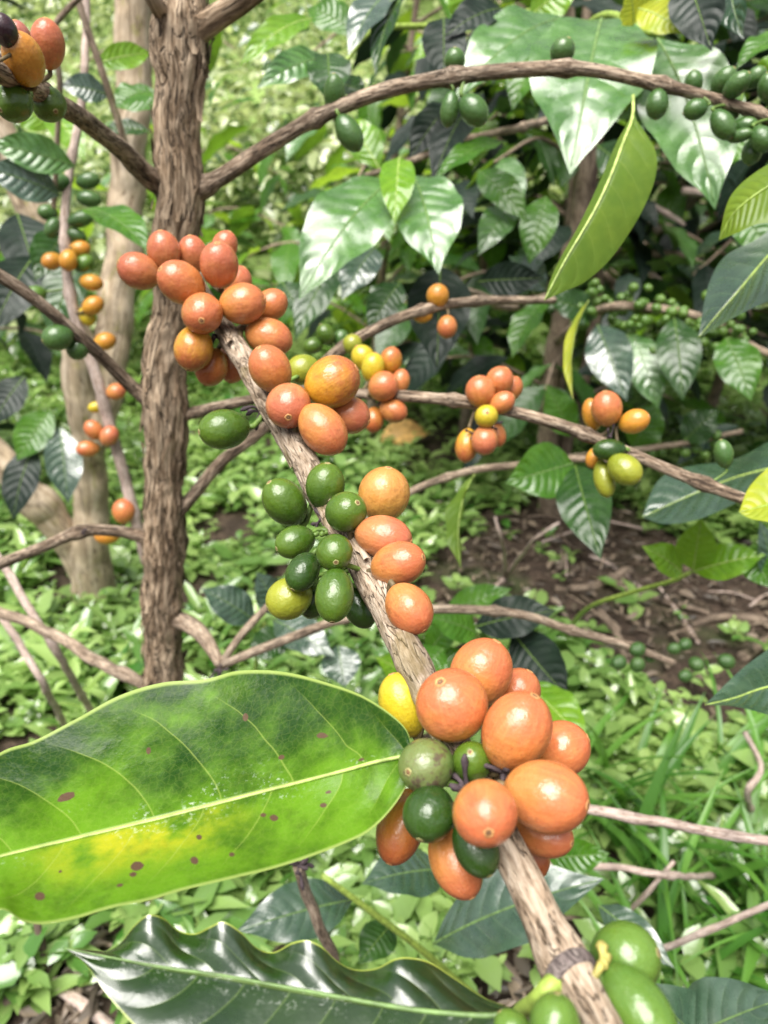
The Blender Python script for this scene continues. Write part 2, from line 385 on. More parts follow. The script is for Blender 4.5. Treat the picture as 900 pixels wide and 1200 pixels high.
def leafp(parent, base, tip, wpx, mat, roll=0, face=1, bend=.08, fold=.16, wave=.06, nw=6, k=.5, rib=True, label=None, nu=26, nv=9, name='leaf', petiole=None, ph=0.0):
    b = at(*base); t = at(*tip); d = (base[2] + tip[2]) / 2
    N = orient_N(b, t, roll, k) * face
    V, Fc, UV, mid = leaf_geo(b, t, wpx * d / F, N, bend * face, fold, wave, nw, nu, nv, ph=ph)
    o = build(name, [tuple(x) for x in V], Fc, M[mat], parent, uv=UV, label=label)
    if rib:
        pts = [tuple(p) for p in mid[:-1]]
        if petiole: pts = [tuple(at(*p)) for p in petiole] + pts
        pts = np.array(pts); r = np.linspace(1, .25, len(pts)) * max(.0006, wpx * d / F * .016)
        V2, F2, B2 = tube_geo(pts, r, 6, .02, sed=.1)
        build('midrib', V2, F2, M['stalk' if mat in ('L_black', 'L_dark') else 'ribdull' if mat in ('L_grey', 'L_wet', 'L_mid') else 'ribpale'], o, origin=wloc(o), bk=B2)
    return o
def loft_leaf(parent, mid, ea, eb, mat, nu=70, nv=12, curve=.0, wave=0, nw=9, rib=None, label=None, name='leaf', ribmat='greenstem'):
    """mid/ea/eb: (px,py,depth) lists from base to tip; ea at v=1, eb at v=0"""
    Mq, Aq, Bq = spline(mid, nu), spline(ea, nu), spline(eb, nu)
    V, UV = [], []
    nn = 2 * nv + 1
    for i in range(nu):
        u = i / (nu - 1)
        m, a, b = (at(*q[i]) for q in (Mq, Aq, Bq))
        for j in range(nn):
            v = -1 + j / nv
            e = b if v < 0 else a
            s = abs(v)
            p = m.lerp(e, s)
            # belly: blade curves away from the straight line between rib and margin
            Nn = (CAM - p).normalized()
            p = p + Nn * (curve * (e - m).length * 4 * s * (1 - s)) + Nn * (wave * (e - m).length * s * s * math.sin(nw * PI * u + (1.1 if v < 0 else 0)))
            V.append(tuple(p)); UV.append((u, .5 + v / 2))
    fcs = grid_faces(nu, nn); acc = 0.0
    for f in fcs[::7]:
        p0, p1, p2, p3 = (Vector(V[k]) for k in f); acc += (p2 - p0).cross(p3 - p1).normalized().dot((CAM - p0).normalized())
    if acc < 0: fcs = [f[::-1] for f in fcs]
    o = build(name, V, fcs, M[mat], parent, uv=UV, label=label)
    if rib:
        pts = np.array([tuple(at(*q)) for q in Mq]); r = np.linspace(rib, rib * .3, nu)
        off = np.array([tuple((CAM - Vector(p)).normalized() * rib * .45) for p in pts])
        V2, F2, B2 = tube_geo(pts + off, r, 8, .03, sed=.2)
        build('midrib', V2, F2, M[ribmat], o, origin=wloc(o), bk=B2)
    return o

# ------------------------------------------------------------------ cherries
def cherry_geo(axis, R, ratio, seg=28, rings=20):
    """ellipsoid-like drupe about the origin; returns verts, faces, uv, bk"""
    A = Vector(axis).normalized(); X = A.orthogonal().normalized(); Y = A.cross(X)
    hl = R * ratio; V, UV, B = [], [], []
    for i in range(rings + 1):
        th = PI * i / rings
        z = -math.cos(th); r = math.sin(th) ** 1.0 * (1 - .04 * z * z) if 0 < i < rings else 0
        r *= 1 + .045 * z                                   # a little fuller towards the tip
        if i == rings: z -= .03
        for k in range(seg):
            a = 2 * PI * k / seg
            rr = R * r * (1 + .018 * math.cos(2 * a + .6))
            p = A * (hl * z) + X * (rr * math.cos(a)) + Y * (rr * math.sin(a))
            V.append(p); UV.append((k / seg, i / rings)); B.append((R * math.cos(a), R * math.sin(a), hl * z * .12))
    Fc = [(i * seg + k, i * seg + (k + 1) % seg, (i + 1) * seg + (k + 1) % seg, (i + 1) * seg + k) for i in range(rings) for k in range(seg)]
    return V, Fc, UV, B, A, X, Y, hl
def lathe(c, A, X, Y, prof, seg=14, mi=None):
    V, Fc, I = [], [], []
    for (r, z) in prof:
        for k in range(seg):
            a = 2 * PI * k / seg; rr = r * (1 + .08 * math.sin(5 * a))
            V.append(c + A * z + X * (rr * math.cos(a)) + Y * (rr * math.sin(a)))
    for i in range(len(prof) - 1):
        for k in range(seg):
            Fc.append((i * seg + k, i * seg + (k + 1) % seg, (i + 1) * seg + (k + 1) % seg, (i + 1) * seg + k)); I.append(mi[i] if mi else 0)
    return V, Fc, I
CHERRIES = []
def plan(key, rows, group, base=None):
    """rows: px, py, minor_px, ratio, angle, tilt, layer(cm nearer), colour, label"""
    for r in rows: CHERRIES.append(dict(base=base, key=key, group=group, px=r[0], py=r[1], w=r[2] * 1.055, ratio=1 + (r[3] - 1) * 1.4, ang=r[4], tilt=r[5], lay=r[6], col=r[7], label=r[8]))
def near_branch(key, px, py):
    best = None
    for p in BR[key]:
        q = proj(p); dd = (q[0] - px) ** 2 + (q[1] - py) ** 2
        if best is None or dd < best[0]: best = (dd, q[2], Vector(p))
    return best
def settle():
    for c in CHERRIES:
        nb = near_branch(c['key'], c['px'], c['py']); c['d'] = (c['base'] or nb[1]) - c['lay'] * .01
    for it in range(60):
        for i, a in enumerate(CHERRIES):
            pa = at(a['px'], a['py'], a['d']); ra = a['w'] * a['d'] / F / 2 * (1 + a['ratio']) / 2
            for b in CHERRIES[i + 1:]:
                if abs(a['px'] - b['px']) > 120 or abs(a['py'] - b['py']) > 120: continue
                pb = at(b['px'], b['py'], b['d']); rb = b['w'] * b['d'] / F / 2 * (1 + b['ratio']) / 2
                need = (ra + rb) * .86; dist = (pa - pb).length
                if dist < need:
                    s = 1 if a['d'] >= b['d'] else -1
                    m = (need - dist) * .25
                    a['d'] += s * m; b['d'] -= s * m
                    pa = at(a['px'], a['py'], a['d'])
def make_cherries():
    for c in CHERRIES:
        d = c['d']; P = at(c['px'], c['py'], d); R = c['w'] * d / F / 2
        vw = (CAM - P).normalized(); rx = vw.cross(UP).normalized() * -1; uy = rx.cross(vw).normalized() * -1
        if uy.dot(UP) < 0: uy = -uy
        if rx.dot(RT) < 0: rx = -rx
        a, t = rad(c['ang']), rad(c['tilt'])
        ax = (rx * math.cos(a) + uy * math.sin(a)) * math.cos(t) + vw * math.sin(t)
        big = c['w'] >= 30
        V, Fc, UV, B, A, X, Y, hl = cherry_geo(ax, R, c['ratio'], 32 if big else 20, 22 if big else 14)
        green = c['col'] in ('green', 'dgreen', 'bgreen', 'pgreen', 'blotch', 'ygreen')
        nm = 'green_coffee_cherry' if green else 'coffee_cherry'
        o = build(nm, [tuple(P + v) for v in V], Fc, M['c_' + c['col']], origin=P, uv=UV, bk=B)
        props(o, c['label'], 'coffee cherry', c['group'])
        if c['w'] >= 19:
            top = P + A * (hl * .985); r = R * (.145 if green else .15)
            prof = [(r * 1.15, -R * .05), (r * 1.1, R * .012), (r * .85, R * .03), (r * .6, R * .012), (r * .42, R * .02), (r * .1, R * .035), (0, R * .035)]
            v, f, mi = lathe(top, A, X, Y, prof, 14, [0, 0, 0, 1, 1, 0, 0])
            build('calyx', [tuple(x) for x in v], f, [M['calyxg' if green else 'calyx'], M['calyxdark']], o, mi=mi)
            nb = near_branch(c['key'], c['px'], c['py'])[2]
            b0 = P - A * (hl * .96); b1 = P - A * (hl * 1.18)
            g = nb - b0
            if g.length > .035: nb = b0 + g.normalized() * .035
            pts = spline([tuple(b0), tuple(b1), tuple(b1.lerp(nb, .5) - A * R * .1), tuple(nb)], 9)
            v, f, bkk = tube_geo(pts, np.linspace(R * .16, R * .13, 9), 8, .06)
            build('stalk', v, f, M['stalk' if green else 'stalkbrown'], o, bk=bkk)
        c['obj'] = o
# ------------------------------------------------------------------ world, sun, camera object
def setup():
    w = bpy.data.worlds.new('World'); S.world = w; w.use_nodes = True
    nt = w.node_tree; nt.nodes.clear()
    sky = nt.nodes.new('ShaderNodeTexSky'); sky.sky_type = 'NISHITA'; sky.sun_disc = False
    sky.sun_elevation = rad(68); sky.sun_rotation = rad(-155); sky.dust_density = 3.0; sky.air_density = 1.0
    hs = nt.nodes.new('ShaderNodeHueSaturation'); hs.inputs['Saturation'].default_value = .22
    bg = nt.nodes.new('ShaderNodeBackground'); bg.inputs[1].default_value = .063
    out = nt.nodes.new('ShaderNodeOutputWorld')
    nt.links.new(sky.outputs[0], hs.inputs['Color']); nt.links.new(hs.outputs[0], bg.inputs[0]); nt.links.new(bg.outputs[0], out.inputs[0])
    L = bpy.data.lights.new('sun', 'SUN'); L.energy = 3.4; L.angle = rad(48); L.color = (1, .96, .90)
    o = bpy.data.objects.new('sun', L); C.objects.link(o)
    el, az = rad(68), rad(-155)                                   # light comes from behind-left of the camera, high
    src = Vector((math.sin(az) * math.cos(el), math.cos(az) * math.cos(el), math.sin(el)))
    o.rotation_euler = src.to_track_quat('Z', 'Y').to_euler(); o.location = src * 5
    cd = bpy.data.cameras.new('camera'); cam = bpy.data.objects.new('camera', cd); C.objects.link(cam)
    cam.location = CAM; cam.rotation_euler = (PI / 2 - TH, 0, 0)
    cd.sensor_fit = 'HORIZONTAL'; cd.sensor_width = 36; cd.lens = 36 * F / 900
    cd.clip_start = .01; cd.clip_end = 100
    cd.dof.use_dof = True; cd.dof.focus_distance = .212; cd.dof.aperture_fstop = cd.lens / 1000 / .00155; cd.dof.aperture_blades = 0
    S.camera = cam
    S.render.engine = 'CYCLES'
    S.view_settings.view_transform = 'Standard'; S.view_settings.look = 'None'; S.view_settings.exposure = 1.38; S.view_settings.gamma = 1
    S.cycles.use_denoising = True
    S.cycles.max_bounces = 8; S.cycles.transparent_max_bounces = 8
setup()

# ------------------------------------------------------------------ ground
def make_ground():
    xs = np.concatenate([np.linspace(-9, -2, 36), np.linspace(-1.95, 1.95, 150), np.linspace(2, 9, 36)])
    ys = np.concatenate([np.linspace(-1.0, 0.2, 12), np.linspace(.23, 2.4, 110), np.linspace(2.45, 13, 90)])
    V = [(x, y, hill(x, y) + .006 * mn.noise(Vector((x * 22, y * 22, 2))) + .003 * mn.noise(Vector((x * 70, y * 70, 2)))) for y in ys for x in xs]
    t = NT('soil'); obj = t.n('TexCoord').outputs['Object']
    n1 = t.noise(obj, 38, 6, .68); n2 = t.noise(obj, 160, 4, .6); n3 = t.noise(obj, 5, 3)
    f = t.math('ADD', t.math('MULTIPLY', n1, .6), t.math('MULTIPLY', n2, .4))
    col = t.ramp(f, [(.30, (.010, .007, .005)), (.5, (.040, .027, .019)), (.68, (.115, .08, .057))])
    col = t.mix(t.math('MULTIPLY', t.rng(n3, .5, .68), .5), col, (.045, .075, .02))
    yy = t.n('SeparateXYZ', {0: obj}).outputs[1]
    col = t.mix(t.math('MULTIPLY', t.rng(yy, 1.9, 2.6), t.rng(n1, .36, .5)), col, (.22, .32, .09))
    b = t.n('Bump', {'Height': f, 'Strength': .9, 'Distance': .012}).outputs[0]
    m = t.surf(t.n('BsdfPrincipled', {'Base Color': col, 'Roughness': .8, 'Normal': b, 'Specular IOR Level': .25}).outputs[0])
    o = build('ground', V, [f[::-1] for f in grid_faces(len(ys), len(xs))], m, origin=(0, 0, 0))
    props(o, 'dark brown soil under the coffee trees rising to a hillside', None, None, 'structure')
make_ground()

SOIL = []
for (px, py, r) in [(690, 680, .30), (600, 655, .2), (780, 760, .22), (560, 700, .16), (720, 640, .2), (610, 1160, .10), (110, 1150, .08), (840, 690, .2), (330, 1120, .06)]:
    g = ground(px, py); SOIL.append((g.x, g.y, r * .50, r * .82))
def soil_mask(x, y):
    m = 0
    for (a, b, rx, ry) in SOIL:
        m = max(m, 1 - ((x - a) / rx) ** 2 * .6 - ((y - b) / ry) ** 2 * .6)
    return max(0, m) + .35 * mn.noise(Vector((x * 9, y * 9, 7)))
TRUNKS = []

# ------------------------------------------------------------------ scattered leaf meshes
LV = np.array([(0, 0, 0), (.3, .34, .05), (.3, 0, -.02), (.3, -.34, .05), (.65, .30, .03), (.65, 0, -.05), (.65, -.30, .03), (1, 0, -.16)])
LF = [(0, 2, 1), (0, 3, 2), (1, 2, 5, 4), (2, 3, 6, 5), (4, 5, 7), (5, 6, 7)]
class Scatter:
    def __init__(s): s.V, s.F, s.R = [], [], []
    def leaf(s, p, yaw, pitch, L, W, roll=0, r=None):
        M3 = np.array(Matrix.Rotation(yaw, 3, 'Z') @ Matrix.Rotation(-pitch, 3, 'Y') @ Matrix.Rotation(roll, 3, 'X'))
        v = (LV * (L, L * W, L)) @ M3.T + np.array(p)
        b = len(s.V) * 8
        s.V.append(v); s.F += [tuple(b + k for k in f) for f in LF]
        s.R.append(np.full(8, random.random() if r is None else r))
    def out(s, name, mat, parent=None, origin=(0, 0, 0), **kw):
        o = build(name, np.vstack(s.V), s.F, mat, parent, origin=None if parent else origin, rnd=np.concatenate(s.R)); return o
def ground_cover():
    sc = Scatter()
    n = 0
    while n < 9000:
        y = .42 + 3.4 * random.random() ** 1.5; x = random.uniform(-1, 1) * (.30 + .62 * y)
        q = proj((x, y, .02))
        if q[2] < .3 or not (-60 < q[0] < 960) or q[1] > 1290: continue
        sm = soil_mask(x, y)
        if sm > .30 and random.random() < .93: continue
        if mn.noise(Vector((x * 5, y * 5, 1))) < -.16 and random.random() < .85: continue
        z = hill(x, y); n += 1
        base = random.uniform(.004, .05) * (1 + .5 * mn.noise(Vector((x * 6, y * 6, 9))))
        r0 = min(1, max(0, .5 + .5 * mn.noise(Vector((x * 4, y * 4, 3))) + random.uniform(-.15, .15)))
        ya = random.uniform(0, 6.28); nl = random.choice((4, 5, 6)); Ls = random.choice((.012, .018, .024, .036)) * random.uniform(.8, 1.2) * (1 + .12 * y)
        for k in range(nl):
            sc.leaf((x, y, z + base * (1 - .12 * k)), ya + k * 2.4, random.uniform(-.2, .75), Ls * random.uniform(.7, 1.1), random.uniform(.65, .95), random.uniform(-.4, .4), min(1, max(0, r0 + random.uniform(-.2, .2))))
    n = 0
    while n < 1900:
        y = .42 + 3.2 * random.random() ** 1.4; x = random.uniform(-1, 1) * (.30 + .62 * y)
        if soil_mask(x, y) > .2 or mn.noise(Vector((x * 3, y * 3, 21))) < .02: continue
        n += 1; z = hill(x, y); h = random.uniform(.02, .09); ya = random.uniform(0, 6.28); r0 = random.uniform(.1, .9)
        for k in range(random.choice((4, 6, 8))):
            f = k / 8
            sc.leaf((x + f * .02 * math.cos(ya), y + f * .02 * math.sin(ya), z + h * f), ya + k * 2.4, random.uniform(-.1, .9), random.uniform(.03, .07), random.uniform(.28, .55), random.uniform(-.5, .5), min(1, max(0, r0 + random.uniform(-.15, .15))))
    o = sc.out('ground_cover', M['cover']); props(o, 'low bright green weeds covering the ground between the trees', 'ground cover', None, 'stuff')
ground_cover()
def litter():
    sc = Scatter()
    for i in range(1500):
        g = random.choice(SOIL); x = g[0] + random.gauss(0, g[2] * .8); y = g[1] + random.gauss(0, g[3] * .8)
        if y < .35: continue
        sc.leaf((x, y, hill(x, y) + random.uniform(.004, .016)), random.uniform(0, 6.28), random.uniform(-.25, .3), random.uniform(.006, .034), random.uniform(.12, .6), random.uniform(-.6, .6))
    o = sc.out('leaf_litter', M['litter']); props(o, 'brown dead leaves and chips scattered on the bare soil', 'leaf litter', None, 'stuff')
litter()
def hillside():
    random.seed(11)
    sc = Scatter()
    clumps = []
    for i in range(165):
        y = 2.6 + 5.5 * random.random() ** 1.3; x = random.uniform(-1, 1) * (.35 + .55 * y)
        clumps.append((x, y, random.uniform(.25, .6)))
    for (x, y, r) in clumps:
        hz = hill(x, y); tone = random.choice((.15, .45, .7, .9)) + random.uniform(-.1, .1)
        for k in range(420):
            v = np.random.normal(size=3); v /= np.linalg.norm(v); rr = r * random.uniform(.55, 1.05)
            p = (x + v[0] * rr, y + v[1] * rr, hz + r * .5 + v[2] * rr * .9)
            if p[2] < hz: continue
            sc.leaf(p, math.atan2(v[1], v[0]) + random.uniform(-1, 1), random.uniform(-.9, .6), random.uniform(.035, .075), random.uniform(.5, .9), random.uniform(-.8, .8), min(1, max(0, tone + random.uniform(-.3, .3))))
    o = sc.out('hillside_foliage', M['bush']); props(o, 'far pale green bushes massed over the hillside behind the trees', 'foliage', None, 'stuff')
hillside()
def grass():
    V, Fc, R = [], [], []
    tufts = [(815, 1000, 26), (860, 960, 18), (760, 985, 14), (720, 930, 12), (890, 1060, 16), (800, 1090, 14), (690, 880, 10), (850, 880, 14), (745, 880, 8), (780, 1160, 10), (900, 900, 12), (650, 905, 6)]
    for (px, py, n) in tufts:
        g = ground(px, py + 60)
        for k in range(n):
            b = Vector((g.x + random.gauss(0, .018), g.y + random.gauss(0, .018), 0)); b.z = hill(b.x, b.y)
            L = random.uniform(.10, .24); w = random.uniform(.0018, .0062); ya = random.uniform(0, 6.28); lean = random.uniform(.1, .5); dr = random.uniform(.6, 1.9)
            dx = Vector((math.cos(ya), math.sin(ya), 0)); sd = Vector((-dx.y, dx.x, 0)); r = random.random(); i0 = len(V); ns = 9
            p = b.copy(); ang = lean
            for i in range(ns):
                u = i / (ns - 1); ww = w * (1 - u ** 2.2) * (.75 + .5 * min(1, u * 3))
                V += [tuple(p + sd * ww), tuple(p + Vector((0, 0, -w * .35))), tuple(p - sd * ww)]; R += [r] * 3
                ang += dr / ns; st = L / ns
                p = p + dx * (math.sin(ang) * st) + Vector((0, 0, math.cos(ang) * st))
            for i in range(ns - 1):
                a = i0 + i * 3
                Fc += [(a, a + 1, a + 4, a + 3), (a + 1, a + 2, a + 5, a + 4)]
    o = build('grass', V, Fc, M['grass'], origin=(0, 0, 0), rnd=R)
    props(o, 'long bright green grass blades growing at the lower right', 'grass', None, 'stuff')
grass()

# ------------------------------------------------------------------ the fruiting coffee tree
gb = ground(180, 1088)
tree = thing('coffee_tree', 'nearest brown barked coffee tree with its fruiting branch reaching to the viewer', 'coffee tree', gb)
tp = [(180, 1092, (gb - CAM).dot(FWD), 60), (181, 1062, .715, 50), (184, 960, .672, 45), (187, 850, .630, 44), (189, 760, .598, 46), (190, 720, .584, 50), (192, 640, .557, 50), (194, 560, .533, 49), (194, 480, .511, 58), (197, 420, .496, 52), (204, 330, .475, 55), (208, 230, .454, 58), (209, 130, .436, 60), (209, 60, .425, 66), (208, 10, .418, 64), (207, -60, .408, 62), (206, -130, .398, 60)]
tp = [(a, b, c, w * .88) for a, b, c, w in tp]
branch('trunk', 'trunk', tp, M['trunk'], tree, seg=84, rough=.13, nodes=(.36, .52, .70, .92), nk=.14, n=320, stretch=.22, flakes=150, part='trunk')
branch('branch', 'B1', [(220, 292, .468, 20), (224, 308, .42, 21), (229, 330, .365, 22), (247, 362, .337, 23), (266, 388, .322, 25), (305, 455, .29, 29), (345, 522, .268, 32), (378, 586, .248, 33), (432, 672, .222, 36), (490, 785, .188, 38), (555, 910, .165, 41), (605, 1010, .148, 44), (640, 1085, .137, 48), (662, 1130, .131, 62), (676, 1150, .128, 52), (700, 1195, .122, 46), (730, 1250, .115, 46)], M['hero'], tree, stretch=.2, flakes=7, seg=40, rough=.09, nodes=(.40, .62, .80), nk=.12, n=240, label='pale cracked fruiting branch reaching down to the lower right')
branch('branch', 'B2', [(196, 222, .455, 26), (172, 205, .44, 24), (135, 170, .40, 22), (80, 128, .33, 22), (30, 100, .28, 23), (-30, 70, .24, 25)], M['limb'], tree, seg=24, rough=.09, nodes=(.72,))
branch('branch', 'B3', [(222, 228, .455, 24), (250, 212, .45, 19), (310, 172, .44, 18), (370, 140, .43, 17), (445, 108, .42, 17), (525, 92, .41, 17.5), (650, 80, .40, 16), (750, 93, .40, 15), (840, 118, .40, 13), (905, 140, .40, 12), (960, 165, .40, 11)], M['limb'], tree, seg=22, rough=.09, nodes=(.03, .24, .46, .62, .76, .90), nk=.45)
branch('branch', 'B4', [(214, 50, .422, 30), (245, 28, .415, 28), (290, -2, .40, 25), (350, -50, .385, 24)], M['trunk'], tree, seg=26, rough=.10)
branch('branch', 'B4b', [(196, 25, .42, 22), (180, 2, .40, 18), (165, -30, .39, 16)], M['trunk'], tree, seg=18, rough=.10)
branch('branch', 'B5', [(182, 478, .508, 17), (160, 458, .50, 16), (125, 425, .48, 15), (90, 392, .46, 15), (40, 350, .44, 15), (-20, 312, .42, 15)], M['limb'], tree, seg=16, rough=.08)
branch('branch', 'B6', [(186, 636, .553, 20), (165, 628, .545, 16), (130, 622, .53, 14), (95, 623, .52, 14), (50, 640, .50, 13), (-15, 668, .47, 13)], M['limb'], tree, seg=16, rough=.08, nodes=(.48,))
branch('branch', 'B7', [(205, 492, .515, 18), (225, 484, .51, 14), (300, 467, .48, 12), (370, 461, .46, 12), (440, 463, .44, 13), (510, 466, .42, 14), (570, 476, .41, 14), (640, 494, .405, 14), (700, 515, .40, 14), (770, 544, .39, 13), (830, 568, .385, 15), (870, 584, .38, 14), (960, 618, .37, 14)], M['limb'], tree, seg=18, rough=.06, nodes=(.33, .52, .70, .86), nk=.4)
branch('branch', 'B8', [(206, 604, .545, 16), (225, 582, .54, 15), (260, 540, .52, 14), (310, 500, .51, 13), (380, 425, .50, 13), (440, 385, .50, 13), (500, 362, .50, 12), (570, 352, .52, 11), (650, 352, .56, 9)], M['limb'], tree, seg=14, rough=.07, nodes=(.5, .66, .78), nk=.35)
branch('branch', 'B9a', [(192, 728, .597, 26), (212, 728, .58, 22), (236, 744, .565, 19), (252, 768, .55, 14), (258, 780, .545, 12)], M['twig'], tree, seg=14, rough=.09)
branch('branch', 'B9', [(258, 780, .545, 10), (310, 758, .54, 11), (360, 740, .53, 11), (400, 726, .52, 11), (440, 716, .52, 11), (503, 714, .52, 11), (569, 716, .53, 11), (615, 722, .54, 10), (662, 736, .55, 10), (732, 756, .56, 10), (790, 777, .57, 8)], M['twig'], tree, seg=12, rough=.06, nodes=(.28, .58, .76, .90), nk=.5)
branch('branch', 'B10', [(258, 780, .545, 9), (285, 742, .55, 9), (325, 700, .56, 9), (400, 632, .57, 9), (480, 577, .58, 9), (550, 552, .60, 9), (610, 545, .61, 9), (665, 538, .62, 8), (720, 540, .63, 6)], M['twig'], tree, seg=12, rough=.06, nodes=(.2, .6, .8), nk=.4)

def dried(parent, cx, cy, d, n, s, mat='dried', th=.11):
    V, Fc = [], []
    for k in range(n):
        c = at(cx, cy, d); dirv = Vector(np.random.normal(size=3)).normalized(); L = s * random.uniform(.5, 1.1)
        pts = spline([tuple(c), tuple(c + dirv * L * .5), tuple(c + dirv * L + Vector(np.random.normal(size=3)) * L * .25)], 6)
        v, f, b = tube_geo(pts, np.array([.9, .7, .6, .8, 1.2, .5]) * s * th, 6, .2)
        o = len(V); V += v; Fc += [tuple(o + q for q in ff) for ff in f]
    return build('dried_flower', V, Fc, M[mat], parent)
dried(tree, 256, 783, .54, 9, .008)
dried(tree, 306, 482, .286, 7, .0075)
dried(tree, 384, 622, .236, 7, .006, 'stalk', .16)
dried(tree, 378, 606, .240, 6, .006)
dried(tree, 548, 925, .157, 8, .007)
dried(tree, 590, 905, .158, 7, .007)
dried(tree, 250, 392, .318, 6, .006)
dried(tree, 575, 500, .405, 6, .006)
dried(tree, 714, 512, .395, 6, .006)
dried(tree, 555, 508, .405, 6, .007)
dried(tree, 132, 618, .53, 5, .006)
dried(tree, 95, 600 + 24, .515, 4, .006)
# grey scar ring on the swollen joint of the fruiting branch
q = [Vector(p) for p in BR['B1']]; i0 = min(range(len(q)), key=lambda i: abs(proj(q[i])[1] - 1139))
pp = np.array([tuple(q[i0 - 1].lerp(q[i0 + 1], x)) for x in np.linspace(.1, .9, 10)])
V, Fc, B = tube_geo(pp, 0.00445 * np.array([.9, .985, 1.01, 1.03, 1.02, 1.03, 1.015, 1.0, .98, .9]), 36, .05, sed=.4)
build('joint_scar', V, Fc, M['scar'], tree, bk=B, label='purple grey ring scar on the swollen branch joint')
# --- spotted leaf beside the front cluster
loft_leaf(tree,
    [(483, 884, .163), (440, 893, .164), (400, 904, .166), (300, 930, .168), (200, 956, .166), (100, 980, .162), (0, 1004, .156), (-90, 1030, .150), (-170, 1050, .145)],
    [(483, 884, .163), (474, 852, .166), (430, 818, .174), (380, 799, .182), (330, 787, .188), (280, 786, .191), (240, 796, .192), (190, 800, .192), (140, 815, .190), (90, 842, .186), (40, 868, .181), (0, 882, .177), (-60, 925, .168), (-120, 1000, .155), (-170, 1050, .145)],
    [(483, 884, .163), (474, 925, .160), (440, 968, .155), (400, 990, .152), (330, 1015, .148), (270, 1030, .146), (215, 1043, .144), (175, 1055, .142), (130, 1064, .141), (90, 1076, .140), (50, 1083, .139), (25, 1079, .139), (0, 1066, .140), (-50, 1085, .140), (-110, 1075, .142), (-170, 1050, .145)],
    'L_hero', nu=110, nv=16, curve=-.06, wave=.012, nw=11, rib=.00042, label='large green and yellow leaf with brown spots beside the front cluster', ribmat='ribpale')
pet = spline([tuple(at(483, 884, .163)), tuple(at(505, 880, .166)), tuple(at(535, 885, .169))], 10)
V, Fc, B = tube_geo(pet, np.linspace(.0009, .0011, 10), 10, .03); build('petiole', V, Fc, M['greenstem'], tree, bk=B)
# --- wavy dark leaf at the bottom
loft_leaf(tree,
    [(608, 1186, .134), (570, 1190, .134), (500, 1185, .136), (440, 1176, .138), (380, 1165, .140), (330, 1156, .141), (260, 1143, .142), (200, 1135, .142), (140, 1124, .142), (75, 1111, .142)],
    [(608, 1186, 0.1340), (590, 1178, 0.1360), (565, 1168, 0.1412), (535, 1148, 0.1439), (505, 1128, 0.1457), (480, 1122, 0.1444), (462, 1124, 0.1439), (440, 1135, 0.1457), (415, 1136, 0.1475), (395, 1126, 0.1466), (378, 1110, 0.1448), (360, 1102, 0.1444), (342, 1105, 0.1457), (320, 1116, 0.1484), (300, 1110, 0.1484), (282, 1092, 0.1462), (262, 1080, 0.1453), (246, 1086, 0.1457), (228, 1094, 0.1484), (208, 1090, 0.1489), (192, 1076, 0.1466), (174, 1072, 0.1453), (158, 1084, 0.1457), (142, 1104, 0.1466), (125, 1114, 0.1457), (102, 1113, 0.1439), (75, 1111, 0.1420)],
    [(608, 1186, .134), (585, 1212, .1305), (540, 1250, .1265), (470, 1285, .1245), (400, 1300, .1235), (320, 1300, .1235), (250, 1280, .1255), (200, 1245, .1285), (160, 1205, .133), (125, 1165, .1375), (100, 1130, .140), (75, 1111, .142)],
    'L_wave', nu=150, nv=12, curve=.05, rib=.0005, ribmat='ribdull', label='dark wavy edged leaf with a grey shine at the bottom')
pet = spline([tuple(at(608, 1186, .134)), tuple(at(628, 1174, .128)), tuple(at(645, 1156, .1262)), tuple(at(663, 1139, .1315))], 14)
V, Fc, B = tube_geo(pet, np.linspace(.0013, .0019, 14), 14, .03); build('petiole', V, Fc, M['greenstem'], tree, bk=B)
dried(tree, 706, 1130, .1265, 4, .0036, 'withered', .28)
# --- hanging yellow-green leaf, seen from below
loft_leaf(tree,
    [(742, 112, .395), (741, 138, .388), (730, 168, .378), (716, 205, .370), (700, 240, .366), (682, 272, .363), (664, 302, .362), (650, 328, .362), (638, 352, .362)],
    [(742, 112, .395), (745, 138, .388), (758, 158, .383), (769, 180, .380), (768, 208, .378), (756, 240, .376), (738, 272, .374), (714, 305, .371), (686, 330, .367), (660, 342, .364), (638, 352, .362)],
    [(742, 112, .395), (738, 138, .390), (722, 168, .385), (706, 205, .379), (690, 240, .374), (674, 272, .371), (657, 302, .369), (645, 328, .366), (638, 352, .362)],
    'L_hang', nu=60, nv=8, curve=.05, wave=.02, rib=.0009, label='long yellow green leaf hanging under the upper right branch, underside showing', ribmat='ribpale')
